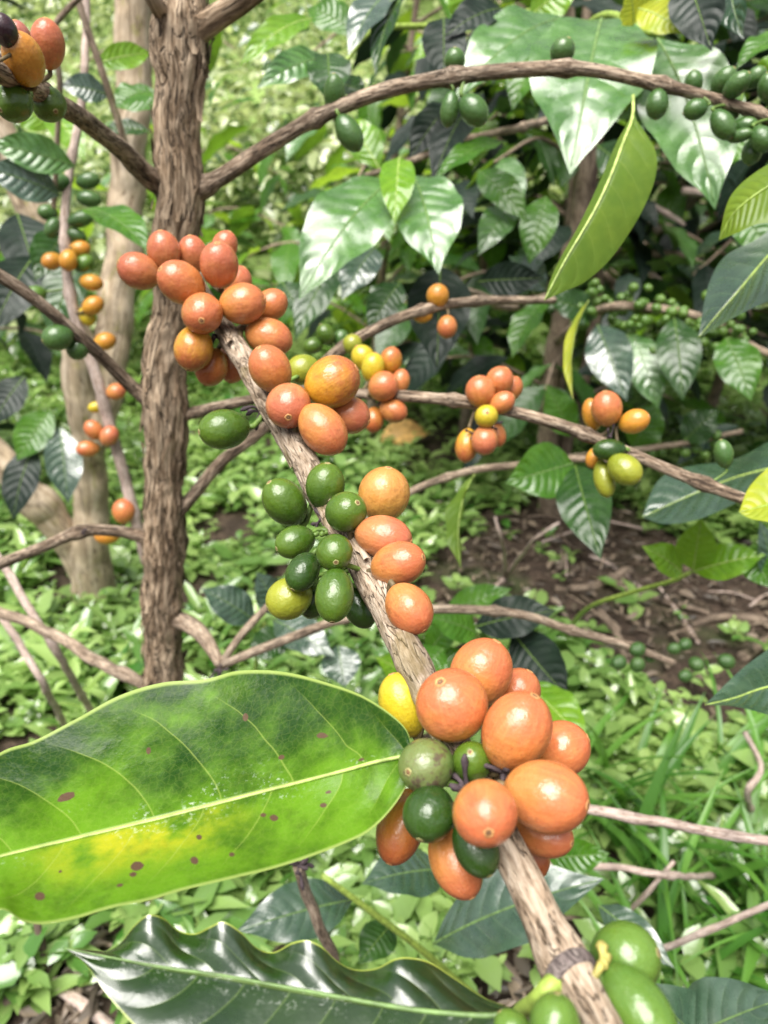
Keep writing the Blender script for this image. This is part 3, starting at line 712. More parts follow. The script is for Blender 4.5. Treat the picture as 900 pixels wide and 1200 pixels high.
# --- leaves at the right edge
loft_leaf(tree, [(925, 205, .36), (890, 225, .36), (860, 250, .365), (842, 282, .37)], [(925, 180, .37), (885, 202, .37), (855, 232, .37), (842, 282, .37)], [(925, 262, .35), (890, 262, .355), (866, 272, .36), (842, 282, .37)], 'L_back', nu=30, nv=8, curve=.05, label='yellow green leaf with dark veins at the right edge', rib=.0006)
loft_leaf(tree, [(940, 262, .42), (900, 300, .42), (862, 345, .42), (838, 372, .42), (818, 396, .42)], [(940, 235, .45), (890, 278, .45), (850, 300, .45), (830, 335, .44), (818, 396, .42)], [(940, 350, .39), (905, 352, .39), (868, 368, .40), (838, 385, .41), (818, 396, .42)], 'L_grey', nu=36, nv=8, curve=.04, label='dark grey green leaf drooping at the right edge below the yellow green one', rib=.0008)
loft_leaf(tree, [(950, 800, .36), (900, 805, .36), (860, 818, .36), (826, 826, .36)], [(950, 720, .40), (905, 757, .39), (868, 785, .38), (826, 826, .36)], [(950, 860, .34), (900, 838, .34), (860, 828, .35), (826, 826, .36)], 'L_grey', nu=36, nv=8, curve=-.05, wave=.02, label='dark shiny leaf with a yellow rim cut by the right edge', rib=.0006)
loft_leaf(tree, [(960, 585, .37), (910, 590, .37), (866, 600, .37)], [(960, 520, .38), (915, 538, .38), (880, 568, .38), (866, 600, .37)], [(960, 632, .36), (910, 614, .36), (880, 608, .365), (866, 600, .37)], 'L_yell', nu=24, nv=6, curve=.06, label='yellow green leaf behind the end of the middle right branch', rib=.0006)
# leaves of the thin lower branch
leafp(tree, (672, 543, .62), (592, 566, .60), 66, 'L_mid', roll=-20, bend=.12, label='mid green leaf spreading left under the thin branch')
leafp(tree, (674, 545, .62), (704, 656, .56), 62, 'L_dark', roll=10, bend=.10, label='dark green leaf drooping over the bare soil')
leafp(tree, (556, 556, .60), (541, 668, .56), 34, 'L_hang', roll=55, fold=.5, wave=.14, bend=.1, label='narrow curled leaf hanging over the soil')
leafp(tree, (690, 352, .62), (672, 470, .58), 22, 'L_yell', roll=60, fold=.5, bend=.08, label='narrow yellow green leaf hanging edge on')
# shoots low on the tree
loft_leaf(tree, [(905, 548, .56), (860, 560, .56), (810, 580, .56), (752, 606, .56)], [(905, 515, .60), (860, 538, .60), (800, 548, .59), (770, 565, .58), (752, 606, .56)], [(905, 560, .53), (870, 585, .53), (820, 608, .53), (780, 614, .54), (752, 606, .56)], 'L_grey', nu=40, nv=10, curve=.05, wave=.05, nw=7, label='wet grey rippled leaf below the middle right branch', rib=.0008)
# ------------------------------------------------------------------ pale many-stemmed coffee tree at the left
gl = ground(118, 706); dl = (gl - CAM).dot(FWD)
left = thing('coffee_tree', 'pale many stemmed coffee tree standing blurred at the left behind the nearest trunk', 'coffee tree', gl)
branch('trunk', 'T1', [(118, 720, dl, 62), (112, 690, dl * .985, 50), (108, 640, dl * .95, 42), (106, 580, .93 * dl, 39), (103, 510, .89 * dl, 38), (95, 440, .86 * dl, 40), (80, 370, .83 * dl, 37), (60, 300, .81 * dl, 40), (35, 232, .79 * dl, 38), (-5, 150, .77 * dl, 36), (-40, 80, .75 * dl, 34)], M['paletrunk'], left, seg=24, rough=.06, part='trunk', n=90)
branch('trunk', 'T2', [(112, 520, .895 * dl, 40), (122, 455, .88 * dl, 42), (134, 390, .87 * dl, 42), (143, 310, .85 * dl, 40), (150, 220, .83 * dl, 40), (156, 120, .80 * dl, 40), (156, 30, .78 * dl, 42), (154, -60, .76 * dl, 42)], M['paletrunk'], left, seg=24, rough=.06, part='trunk', n=90)
branch('trunk', 'T3', [(112, 690, .985 * dl, 40), (88, 645, .96 * dl, 38), (55, 603, .93 * dl, 36), (22, 565, .90 * dl, 34), (-30, 500, .87 * dl, 32)], M['paletrunk'], left, seg=20, rough=.06, part='trunk', n=60, nodes=(.55,))
branch('branch', 'T4', [(172, 660, .80, 12), (160, 612, .78, 13), (144, 555, .76, 13), (130, 500, .74, 13), (112, 438, .72, 13), (90, 380, .71, 13), (78, 320, .70, 12), (76, 262, .70, 11), (80, 205, .70, 10), (95, 130, .70, 10), (100, 40, .70, 9), (102, -40, .70, 9)], M['pink'], left, seg=14, rough=.05, n=110, nodes=(.1, .3, .48, .56, .7), nk=.3, label='pink grey fruiting stem with orange cherries')
branch('branch', 'T5', [(60, 300, .70, 4), (62, 250, .70, 6), (70, 100, .64, 7), (60, 40, .62, 7), (108, -20, .60, 7)][1:], M['twig'], left, seg=8, n=40)
branch('branch', 'T6', [(150, 180, .68, 8), (135, 130, .66, 9), (118, 80, .64, 9), (88, -10, .62, 9)], M['twig'], left, seg=8, n=40)
for a in [((178, 108, .66), (136, 126, .64), 46, 'L_mid', 30), ((196, 120, .70), (128, 122, .70), 36, 'L_mid', 10), ((176, 155, .70), (118, 155, .70), 26, 'L_dark', 20),
          ((128, 112, .66), (70, 100, .64), 34, 'L_grey', 0), ((88, 195, .66), (-15, 168, .62), 44, 'L_wet', -10), ((70, 228, .66), (-20, 196, .62), 48, 'L_grey', -10),
          ((100, 245, .66), (176, 296, .62), 54, 'L_mid', -25), ((112, 75, .68), (178, 62, .70), 30, 'L_lite', 10), ((60, 150, .8), (10, 120, .78), 40, 'L_lite', 0), ((80, 270, .74), (40, 330, .70), 46, 'L_dark', 0),
          ((60, 130, .8), (100, 190, .76), 40, 'L_lite', 0), ((40, 300, .80), (-10, 390, .76), 60, 'L_black', 0), ((20, 250, .84), (50, 350, .8), 60, 'L_black', 0), ((100, 300, .8), (60, 400, .78), 54, 'L_dark', 20)]:
    leafp(left, a[0], a[1], a[2], a[3], roll=a[4], bend=.10, label=None)
for (px, py, tx, ty) in [(40, 520, 15, 610), (60, 480, 20, 540), (70, 500, 80, 590), (30, 440, -10, 500)]:
    leafp(left, (px, py, 1.0), (tx, ty, .98), 42, random.choice(('L_black', 'L_grey', 'L_mid')), roll=random.uniform(-20, 20))

# ------------------------------------------------------------------ coffee tree behind the upper right branch, with large wet leaves
gr = ground(648, 600); dr = (gr - CAM).dot(FWD)
right = thing('coffee_tree', 'leafy coffee tree with big wet leaves behind the upper right branch', 'coffee tree', gr)
k = 1.0
branch('trunk', 'R1', [(645, 606, dr, 26), (642, 540, .95 * dr, 24), (644, 470, .90 * dr, 24), (652, 400, .86 * dr, 22), (664, 320, .82 * dr, 22), (678, 250, .79 * dr, 20), (682, 190, .76 * dr, 20), (676, 120, .73 * dr, 18), (668, 40, .70 * dr, 16), (664, -60, .66 * dr, 14)], M['twig'], right, seg=14, part='trunk', n=80)
branch('trunk', 'R2', [(645, 606, dr, 22), (668, 500, .93 * dr, 16), (690, 420, .88 * dr, 15), (700, 330, .84 * dr, 14), (692, 240, .80 * dr, 14), (704, 150, .77 * dr, 13), (735, 40, .72 * dr, 12), (760, -60, .68 * dr, 12)], M['root'], right, seg=12, part='trunk', n=80)
branch('branch', 'R3', [(676, 130, .73 * dr, 9), (610, 150, .80, 9), (540, 165, .72, 8), (480, 190, .66, 8), (430, 205, .62, 6)], M['twig'], right, seg=10, n=60, nodes=(.3, .6, .85), nk=.5)
branch('branch', 'R4', [(668, 60, .70 * dr, 9), (690, 30, .70, 9), (720, 18, .62, 9), (770, 40, .56, 8), (830, 10, .54, 7)], M['greenstem'], right, seg=10, n=60)
branch('branch', 'R5', [(664, 0, .68 * dr, 9), (600, 20, .74, 9), (520, 30, .66, 8), (440, 35, .62, 7), (400, 80, .60, 6)], M['greenstem'], right, seg=10, n=60)
branch('branch', 'R6', [(652, 400, .86 * dr, 10), (700, 365, 1.0, 10), (760, 360, .95, 10), (830, 375, .92, 9), (890, 410, .90, 8), (960, 440, .88, 8)], M['twig'], right, seg=10, n=60)
branch('branch', 'R7', [(660, 340, .83 * dr, 10), (600, 360, 1.0, 9), (560, 345, .92, 8), (500, 330, .86, 7)], M['twig'], right, seg=10, n=50)
branch('branch', 'R8', [(642, 540, .95 * dr, 9), (720, 530, 1.02, 8), (800, 520, .98, 7), (870, 505, .95, 6)], M['twig'], right, seg=10, n=50)
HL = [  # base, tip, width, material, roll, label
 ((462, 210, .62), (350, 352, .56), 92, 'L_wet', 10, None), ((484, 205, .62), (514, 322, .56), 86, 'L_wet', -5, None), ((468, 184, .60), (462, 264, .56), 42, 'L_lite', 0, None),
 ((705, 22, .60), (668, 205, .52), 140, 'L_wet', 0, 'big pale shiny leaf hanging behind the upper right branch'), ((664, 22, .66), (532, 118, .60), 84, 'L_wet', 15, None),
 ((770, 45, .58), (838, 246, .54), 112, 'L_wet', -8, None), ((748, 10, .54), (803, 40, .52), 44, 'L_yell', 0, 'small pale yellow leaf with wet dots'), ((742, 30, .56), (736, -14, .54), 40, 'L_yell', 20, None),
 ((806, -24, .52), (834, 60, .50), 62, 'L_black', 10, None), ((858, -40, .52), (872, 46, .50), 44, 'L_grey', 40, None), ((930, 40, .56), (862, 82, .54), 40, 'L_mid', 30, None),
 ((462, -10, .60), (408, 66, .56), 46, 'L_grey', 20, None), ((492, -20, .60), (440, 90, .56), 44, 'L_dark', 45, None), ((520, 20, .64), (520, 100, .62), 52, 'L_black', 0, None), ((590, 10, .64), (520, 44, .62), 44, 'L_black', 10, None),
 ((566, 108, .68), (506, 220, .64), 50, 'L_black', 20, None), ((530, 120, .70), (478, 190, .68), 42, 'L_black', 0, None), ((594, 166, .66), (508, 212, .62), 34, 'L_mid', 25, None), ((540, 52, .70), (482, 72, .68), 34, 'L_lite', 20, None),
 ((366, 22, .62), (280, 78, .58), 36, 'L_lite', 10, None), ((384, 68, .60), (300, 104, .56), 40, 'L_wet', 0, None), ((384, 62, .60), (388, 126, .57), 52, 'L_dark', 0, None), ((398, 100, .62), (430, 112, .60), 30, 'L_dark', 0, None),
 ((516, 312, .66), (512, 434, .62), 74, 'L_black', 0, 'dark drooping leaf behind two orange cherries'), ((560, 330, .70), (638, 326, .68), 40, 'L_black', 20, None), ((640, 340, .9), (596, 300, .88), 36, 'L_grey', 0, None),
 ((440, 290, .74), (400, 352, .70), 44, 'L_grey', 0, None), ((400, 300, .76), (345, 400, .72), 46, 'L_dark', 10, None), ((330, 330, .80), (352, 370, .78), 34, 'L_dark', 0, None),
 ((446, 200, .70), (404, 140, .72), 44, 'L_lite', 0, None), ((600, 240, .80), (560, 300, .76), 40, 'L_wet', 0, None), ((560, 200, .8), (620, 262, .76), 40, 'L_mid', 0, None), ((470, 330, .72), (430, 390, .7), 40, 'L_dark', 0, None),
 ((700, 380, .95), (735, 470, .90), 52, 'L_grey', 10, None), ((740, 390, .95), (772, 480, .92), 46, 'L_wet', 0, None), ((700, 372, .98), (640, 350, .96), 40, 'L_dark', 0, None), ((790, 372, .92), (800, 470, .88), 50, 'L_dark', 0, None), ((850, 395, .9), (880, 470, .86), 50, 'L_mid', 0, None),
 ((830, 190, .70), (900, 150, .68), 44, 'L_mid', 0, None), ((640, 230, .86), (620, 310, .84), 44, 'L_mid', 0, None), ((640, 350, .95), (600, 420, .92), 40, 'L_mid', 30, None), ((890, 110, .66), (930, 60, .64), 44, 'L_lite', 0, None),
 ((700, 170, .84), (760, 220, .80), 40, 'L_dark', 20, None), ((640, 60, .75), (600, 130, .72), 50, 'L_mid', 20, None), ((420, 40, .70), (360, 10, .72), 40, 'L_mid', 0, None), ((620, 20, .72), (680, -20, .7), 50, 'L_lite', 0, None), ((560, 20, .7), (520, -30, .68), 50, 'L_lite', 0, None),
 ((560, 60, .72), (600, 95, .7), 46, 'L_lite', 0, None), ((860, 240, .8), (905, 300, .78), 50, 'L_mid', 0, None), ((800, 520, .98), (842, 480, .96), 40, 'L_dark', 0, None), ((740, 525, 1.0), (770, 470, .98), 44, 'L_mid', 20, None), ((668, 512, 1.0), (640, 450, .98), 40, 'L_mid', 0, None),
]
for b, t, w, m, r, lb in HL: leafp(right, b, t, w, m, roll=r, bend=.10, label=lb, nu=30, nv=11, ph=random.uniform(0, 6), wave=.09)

# ------------------------------------------------------------------ seedlings low in the picture
def seedling(label, gp, stem, leaves, mat='greenstem', group='young coffee plants on the ground'):
    t = thing('young_coffee_plant', label, 'coffee plant', gp, group)
    V, Fc, B = tube_geo(spline([tuple(p) for p in stem], 30)[:, :3], np.linspace(.0034, .0018, 30), 10, .05)
    build('stem', V, Fc, M[mat], t, bk=B)
    for b, tip, w, m, r in leaves: leafp(t, b, tip, w, m, roll=r, bend=.08, wave=.07, nu=34, nv=13, ph=random.uniform(0, 6))
    return t
g1 = ground(585, 1190)
seedling('young coffee plant with wide grey wet leaves below the front cluster', g1, [g1, at(545, 1158, .60), at(490, 1110, .55), at(440, 1072, .52), at(378, 1026, .50)],
  [((508, 1106, .50), (708, 1030, .46), 92, 'L_grey', -10), ((520, 1020, .50), (424, 1036, .46), 66, 'L_grey', 10), ((414, 1054, .52), (276, 1092, .48), 66, 'L_grey', 0), ((640, 1005, .52), (715, 1000, .5), 40, 'L_mid', 20), ((460, 1082, .55), (420, 1130, .52), 44, 'L_dark', 0)])
g2 = ground(850, 1290)
seedling('young coffee plant with wet leaves cut by the lower right corner', g2, [g2, at(840, 1260, .46), at(820, 1210, .42)],
  [((850, 1262, .42), (740, 1148, .38), 84, 'L_grey', 0), ((780, 1235, .40), (925, 1168, .36), 92, 'L_grey', -10), ((700, 1060, .50), (790, 1135, .46), 40, 'L_grey', 0)])
g3 = ground(668, 735)
seedling('small leafy shoot with two light green shiny leaves over brown litter', g3, [g3, at(690, 712, .80), at(741, 694, .72), at(790, 680, .66), at(810, 670, .64)],
  [((812, 668, .63), (822, 606, .60), 46, 'L_lite', 0), ((812, 670, .63), (898, 650, .60), 44, 'L_lite', 0), ((800, 672, .64), (752, 640, .62), 38, 'L_lite', 0), ((905, 690, .62), (890, 610, .60), 34, 'L_grey', 20), ((878, 640, .62), (905, 690, .60), 40, 'L_mid', 20)])
g4 = ground(590, 870)
seedling('young coffee plant with dark dull leaves right of the middle cluster', g4, [g4, at(575, 800, .72), at(560, 745, .66)],
  [((560, 742, .64), (500, 722, .62), 44, 'L_mid', 0), ((556, 735, .64), (652, 716, .62), 52, 'L_black', 0), ((600, 740, .64), (668, 820, .60), 62, 'L_black', 20), ((610, 800, .60), (688, 878, .54), 60, 'L_lite', -20), ((520, 760, .62), (480, 800, .6), 44, 'L_mid', 0)])
g5 = ground(300, 840)
seedling('young coffee plant with blue green leaves beside the lowest stub of the trunk', g5, [g5, at(300, 780, .8), at(310, 730, .74)],
  [((300, 728, .72), (236, 690, .70), 44, 'L_grey', 0), ((320, 726, .72), (392, 770, .68), 46, 'L_grey', 0), ((330, 720, .72), (300, 670, .70), 40, 'L_grey', 0), ((396, 756, .70), (404, 806, .68), 46, 'L_grey', 0), ((340, 742, .72), (290, 770, .70), 40, 'L_dark', 0)])
g6 = ground(470, 905)
seedling('young coffee plant with bright leaves low behind the front cluster', g6, [g6, at(480, 830, .72), at(500, 770, .66)],
  [((500, 768, .66), (540, 720, .64), 34, 'L_mid', 0), ((500, 770, .66), (560, 790, .64), 40, 'L_mid', 0), ((490, 800, .66), (440, 770, .64), 44, 'L_lite', 0), ((520, 720, .66), (600, 690, .64), 36, 'L_mid', 0)])

# ------------------------------------------------------------------ sticks and roots lying about
def stick(name, label, cat, ctrl, w0, w1, mat, group=None, off=.006):
    P = []
    for c in ctrl:
        if len(c) == 2: p = ground(*c) + Vector((0, 0, off))
        else: p = at(*c)
        P.append(tuple(p))
    L = sum((Vector(P[i]) - Vector(P[i + 1])).length for i in range(len(P) - 1)); n = max(10, int(L / .008))
    pts = spline(P, n)[:, :3]
    for i in range(n): pts[i] += np.array(mn.noise_vector(Vector((i * .35, len(P) * 7.7, P[0][0] * 30)))) * w0 * .5
    V, Fc, B = tube_geo(pts, np.linspace(w0, w1, n), 12, .22 if name == 'dead_root' else .10, [(L * .35, .3, .006), (L * .7, .3, .006)], sed=P[0][1])
    o = build(name, V, Fc, M[mat], origin=P[0], bk=B)
    return props(o, label, cat, group)
stick('dead_twig', 'straight pinkish twig crossing the grass right of the front cluster', 'twig', [(640, 940, .52), (690, 947, .50), (745, 957, .48), (800, 967, .47), (850, 977, .46), (960, 993, .45)], .0034, .0026, 'pink')
stick('dead_twig', 'short pale twig lying in the grass under the straight pinkish one', 'twig', [(640, 1012, .62), (720, 1016, .62), (790, 1026, .63), (860, 1030)], .003, .0025, 'pink')
stick('dead_twig', 'pale twig slanting up to the right edge above the corner leaves', 'twig', [(740, 1135), (775, 1112, .60), (830, 1090, .57), (920, 1052, .54)], .0030, .0022, 'pink')
stick('dead_twig', 'bent pale twig standing in the grass at the right edge', 'twig', [(882, 965), (876, 930, .74), (892, 900, .74), (872, 858, .74)], .0040, .0025, 'pink')
stick('dead_twig', 'thin dry twig slanting through the middle of the grass tuft', 'twig', [(718, 1090), (745, 1060, .66), (790, 1010, .64)], .0024, .0018, 'pink')
stick('dead_twig', 'brown dead stub poking up between the two large leaves', 'twig', [(415, 1195), (396, 1140, .50), (385, 1112, .46), (367, 1066, .44), (350, 1014, .42)], .0042, .0030, 'twig')
dried(bpy.data.objects[[o.name for o in bpy.data.objects if o.name.startswith('dead_twig')][-1]], 350, 1014, .42, 14, .011)
stick('dead_twig', 'long dry twig slanting across the left edge behind the spotted leaf', 'twig', [(-25, 706, .70), (60, 742, .68), (110, 772, .67), (185, 815, .66), (260, 880)], .0052, .0045, 'twig')
stick('dead_twig', 'thin dry twig leaning steeply at the left, the longer of the crossing pair', 'twig', [(-10, 640, .78), (5, 664, .78), (40, 722, .77), (70, 770, .77), (120, 860)], .0042, .0038, 'pink')
stick('dead_twig', 'thin dry twig leaning steeply at the left, the shorter of the crossing pair', 'twig', [(2, 722, .76), (28, 765, .76), (52, 805, .76), (85, 870)], .0038, .0034, 'pink')
stick('dead_twig', 'thick pale stick lying at the lower left edge', 'twig', [(-20, 1142), (40, 1136), (98, 1130)], .0062, .005, 'pink', off=.012)
stick('dead_twig', 'pale stick slanting to the bottom left corner', 'twig', [(38, 1142), (75, 1168), (140, 1215)], .0052, .0046, 'pink', off=.008)
stick('dead_twig', 'thin reddish stick standing under the spotted leaf at left', 'twig', [(62, 1150), (50, 1110, .66), (40, 1070, .66)], .0032, .0028, 'root')
stick('dead_twig', 'reddish stick lying in the bottom left corner', 'twig', [(-10, 1200), (30, 1172), (60, 1158)], .005, .004, 'root', off=.01)
stick('dead_root', 'thick brown root end on the bare soil', 'root', [(650, 694), (690, 692), (738, 672)], .006, .009, 'root', off=.006)
stick('dead_root', 'long brown root lying at the right edge on the soil', 'root', [(800, 738), (850, 728), (935, 736)], .0055, .008, 'root', off=.006)
stick('dead_root', 'brown root slanting down through the soil patch', 'root', [(702, 720), (722, 745), (735, 790)], .0065, .005, 'root', off=.005)
stick('dead_root', 'brown root running from the soil patch into the litter', 'root', [(720, 690), (770, 706), (830, 722)], .007, .004, 'root', off=.006)
stick('dead_root', 'wide reddish root at the right edge of the litter', 'root', [(870, 775), (900, 752), (950, 720)], .009, .008, 'root', off=.005)
for i, c in enumerate([[(592, 680), (590, 640, .98), (580, 605, .95)], [(592, 680), (620, 640, .98), (655, 612, .96)], [(592, 682), (572, 700), (560, 745)]]):
    stick('dead_twig', ['forked dry twig on the soil, its upright arm', 'forked dry twig on the soil, its right leaning arm', 'dry twig lying below the forked twigs'][i], 'twig', c, .0038, .0018, 'pink')
stick('dead_twig', 'thin dry twig on the soil near the lower right shoot', 'twig', [(818, 758), (800, 730), (770, 690)], .0035, .002, 'pink')
stick('dead_twig', 'dry twig lying on the soil under the drooping dark leaf', 'twig', [(690, 655), (720, 668), (760, 700)], .0035, .002, 'pink')
stick('dead_twig', 'pale dead stem leaning far behind the hanging leaf, upper one of two', 'twig', [(772, 262, 1.6), (790, 230, 1.55), (808, 208, 1.5)], .010, .008, 'pink')
stick('dead_twig', 'pale dead stem leaning far behind the hanging leaf, lower one of two', 'twig', [(768, 272, 1.6), (800, 245, 1.55), (830, 222, 1.5)], .010, .008, 'pink')
for i in range(14):
    x0 = random.uniform(690, 860); y0 = random.uniform(215, 330); a = random.uniform(-1.1, .9); l = random.uniform(35, 75); d0 = random.uniform(1.25, 1.6)
    stick('dead_twig', 'blurred brown dead stem in the tangle behind the hanging leaf', 'dead stem', [(x0, y0, d0), (x0 + l * .5 * math.cos(a), y0 - l * .5 * math.sin(a) + random.uniform(-8, 8), d0 * .98), (x0 + l * math.cos(a), y0 - l * math.sin(a), d0 * .96)], random.uniform(.004, .008), .003, random.choice(('pink', 'root', 'twig')), 'dead stems tangled behind the hanging leaf')
for i in range(34):
    g = random.choice(SOIL); x = g[0] + random.gauss(0, g[2] * .7); y = max(.45, g[1] + random.gauss(0, g[3] * .6)); a = random.uniform(0, PI); l = random.uniform(.03, .11)
    p0 = Vector((x, y, hill(x, y) + random.uniform(.004, .02))); p1 = Vector((x + l * math.cos(a), y + l * math.sin(a), 0)); p1.z = hill(p1.x, p1.y) + random.uniform(.004, .03)
    V, Fc, B = tube_geo(spline([tuple(p0), tuple((p0 + p1) / 2 + Vector((0, 0, random.uniform(0, .008)))), tuple(p1)], 10), np.linspace(.0026, .001, 10) * random.uniform(.6, 1.4), 7, .12)
    o = build('dead_twig', V, Fc, M[random.choice(('twig', 'pink', 'root'))], origin=p0, bk=B)
    props(o, 'thin dry twig scattered among the brown litter on the bare soil', 'twig', 'thin twigs scattered on the bare soil')
# yellowed dead leaf on the weeds
gd = ground(470, 522); dd_ = (gd - CAM).dot(FWD)
dl_ = leafp(None, (440, 526, dd_ * .985), (505, 508, dd_ * 1.0), 34, 'L_yell', roll=10, bend=.2, fold=.4, rib=False, name='fallen_leaf', k=1.5)
dl_.data.materials[0] = M['dryyel']; props(dl_, 'yellow brown fallen leaf resting on the weeds behind the trunk', 'fallen leaf')

# ------------------------------------------------------------------ procedural shrubs further back
PROTO = {}
def leaf_proto(m, i):
    if (m, i) not in PROTO:
        V, Fc, UV, _ = leaf_geo(Vector((0, 0, 0)), Vector((1, 0, 0)), .42, Vector((0, 0, 1)), .05, .2, .10, 6, 16, 7, droop=.18, ph=i * 1.7)
        o = build('leaf_source', [tuple(v) for v in V], Fc, M[m], origin=(0, 0, 0), uv=UV)
        PROTO[(m, i)] = o.data; bpy.data.objects.remove(o)
    return PROTO[(m, i)]
def shrub(label, x, y, h, nb, reach, mats, sd, leaflen=.13, extra=0, group='coffee shrubs further back'):
    rs = random.Random(sd); z = hill(x, y)
    t = thing('coffee_shrub', label, 'coffee shrub', (x, y, z), group)
    lean = Vector((rs.uniform(-.1, .1), rs.uniform(-.1, .1), 0))
    pts = spline([(x, y, z - .01), (x + lean.x * h * .5, y + lean.y * h * .5, z + h * .5), (x + lean.x * h * 1.3, y + lean.y * h * 1.3, z + h)], 24)
    V, Fc, B = tube_geo(pts, np.linspace(.014, .006, 24), 10, .08); build('trunk', V, Fc, M['twig'], t, bk=B)
    nleaf = 0
    for b in range(nb):
        s = pts[int(((.5 if sd == 13 else .22) + (.48 if sd == 13 else .76) * b / max(1, nb - 1)) * 23)]; ya = b * 2.4 + rs.uniform(-.4, .4); rl = reach * rs.uniform(.7, 1.1) * (1.1 - .55 * b / nb)
        d = Vector((math.cos(ya), math.sin(ya), 0)); s = Vector(s)
        bp = spline([tuple(s), tuple(s + d * rl * .5 + Vector((0, 0, rl * .16))), tuple(s + d * rl + Vector((0, 0, rl * rs.uniform(-.15, .1))))], 14)
        V, Fc, B = tube_geo(bp, np.linspace(.0045, .002, 14), 7, .05); build('branch', V, Fc, M['twig'], t, bk=B)
        npair = max(3, int(rl / .075))
        for q in range(npair):
            p = Vector(bp[min(13, int((q + .8) / npair * 13))])
            for sgn in (-1, 1):
                if nleaf >= 98: break
                nleaf += 1
                yy = ya + sgn * rs.uniform(.7, 1.3); pit = rs.uniform(-.2, .75); L = leaflen * rs.uniform(.65, 1.15)
                o = bpy.data.objects.new('leaf', leaf_proto(rs.choice(mats), rs.randrange(3))); C.objects.link(o); o.parent = t
                Mx = Matrix.Rotation(yy, 4, 'Z') @ Matrix.Rotation(pit, 4, 'Y') @ Matrix.Rotation(rs.uniform(-.5, .5), 4, 'X') @ Matrix.Scale(L, 4)
                Mx.translation = p - Vector((x, y, z)); o.matrix_basis = Mx
    if extra:
        VV, FF, UU = [], [], []
        for q in range(extra):
            b = rs.randrange(nb); s = pts[int((.3 + .7 * b / nb) * 23)]; ya = rs.uniform(0, 6.28); rr = reach * rs.uniform(.25, 1.0)
            bp = Vector(s) + Vector((math.cos(ya) * rr, math.sin(ya) * rr, rs.uniform(-.12, .16)))
            yy = ya + rs.uniform(-1.4, 1.4); pit = rs.uniform(-.1, 1.0); L = leaflen * rs.uniform(.6, 1.1)
            dv = Vector((math.cos(yy) * math.cos(pit), math.sin(yy) * math.cos(pit), -math.sin(pit)))
            v, f, u, _ = leaf_geo(bp, bp + dv * L, L * .42, Vector((rs.uniform(-.4, .4), rs.uniform(-.4, .4), 1)), .06, .2, .12, 6, 9, 5, droop=.15, ph=q)
            o0 = len(VV); VV += [tuple(x_) for x_ in v]; FF += [tuple(o0 + k_ for k_ in ff) for ff in f]; UU += u
        props(build('foliage', VV, FF, M[mats[0]], t, uv=UU), None, None, None, 'stuff')
    return t
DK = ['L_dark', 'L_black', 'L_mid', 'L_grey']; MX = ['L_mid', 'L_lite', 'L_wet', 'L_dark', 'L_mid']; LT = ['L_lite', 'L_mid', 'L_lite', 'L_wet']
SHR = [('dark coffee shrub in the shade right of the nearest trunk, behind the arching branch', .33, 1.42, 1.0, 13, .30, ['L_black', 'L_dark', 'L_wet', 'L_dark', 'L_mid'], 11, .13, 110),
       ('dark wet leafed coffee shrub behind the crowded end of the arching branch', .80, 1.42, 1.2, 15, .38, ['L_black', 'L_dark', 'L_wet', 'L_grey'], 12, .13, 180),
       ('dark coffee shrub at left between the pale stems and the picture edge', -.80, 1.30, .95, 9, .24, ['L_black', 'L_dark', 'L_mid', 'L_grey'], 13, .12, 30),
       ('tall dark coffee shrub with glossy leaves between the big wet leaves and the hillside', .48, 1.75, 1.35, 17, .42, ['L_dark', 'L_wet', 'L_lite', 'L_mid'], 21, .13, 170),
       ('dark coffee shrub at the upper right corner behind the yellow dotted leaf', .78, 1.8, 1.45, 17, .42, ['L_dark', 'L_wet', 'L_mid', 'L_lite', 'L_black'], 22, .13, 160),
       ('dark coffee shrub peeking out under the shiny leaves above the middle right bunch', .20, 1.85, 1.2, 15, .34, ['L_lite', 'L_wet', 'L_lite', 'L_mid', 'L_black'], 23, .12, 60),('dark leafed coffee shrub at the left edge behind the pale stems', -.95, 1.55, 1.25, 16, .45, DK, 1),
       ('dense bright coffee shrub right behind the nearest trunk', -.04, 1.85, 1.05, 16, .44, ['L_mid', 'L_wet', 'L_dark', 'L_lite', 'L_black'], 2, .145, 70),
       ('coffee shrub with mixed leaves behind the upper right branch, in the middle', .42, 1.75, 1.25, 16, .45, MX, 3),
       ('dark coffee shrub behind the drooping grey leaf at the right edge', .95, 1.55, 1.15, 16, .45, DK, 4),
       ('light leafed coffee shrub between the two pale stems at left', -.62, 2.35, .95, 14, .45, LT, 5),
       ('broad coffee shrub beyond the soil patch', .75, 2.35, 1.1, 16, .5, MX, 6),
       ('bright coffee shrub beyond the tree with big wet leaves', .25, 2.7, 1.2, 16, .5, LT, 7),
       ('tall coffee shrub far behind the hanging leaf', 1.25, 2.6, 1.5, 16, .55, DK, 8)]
for a in SHR: shrub(*a)
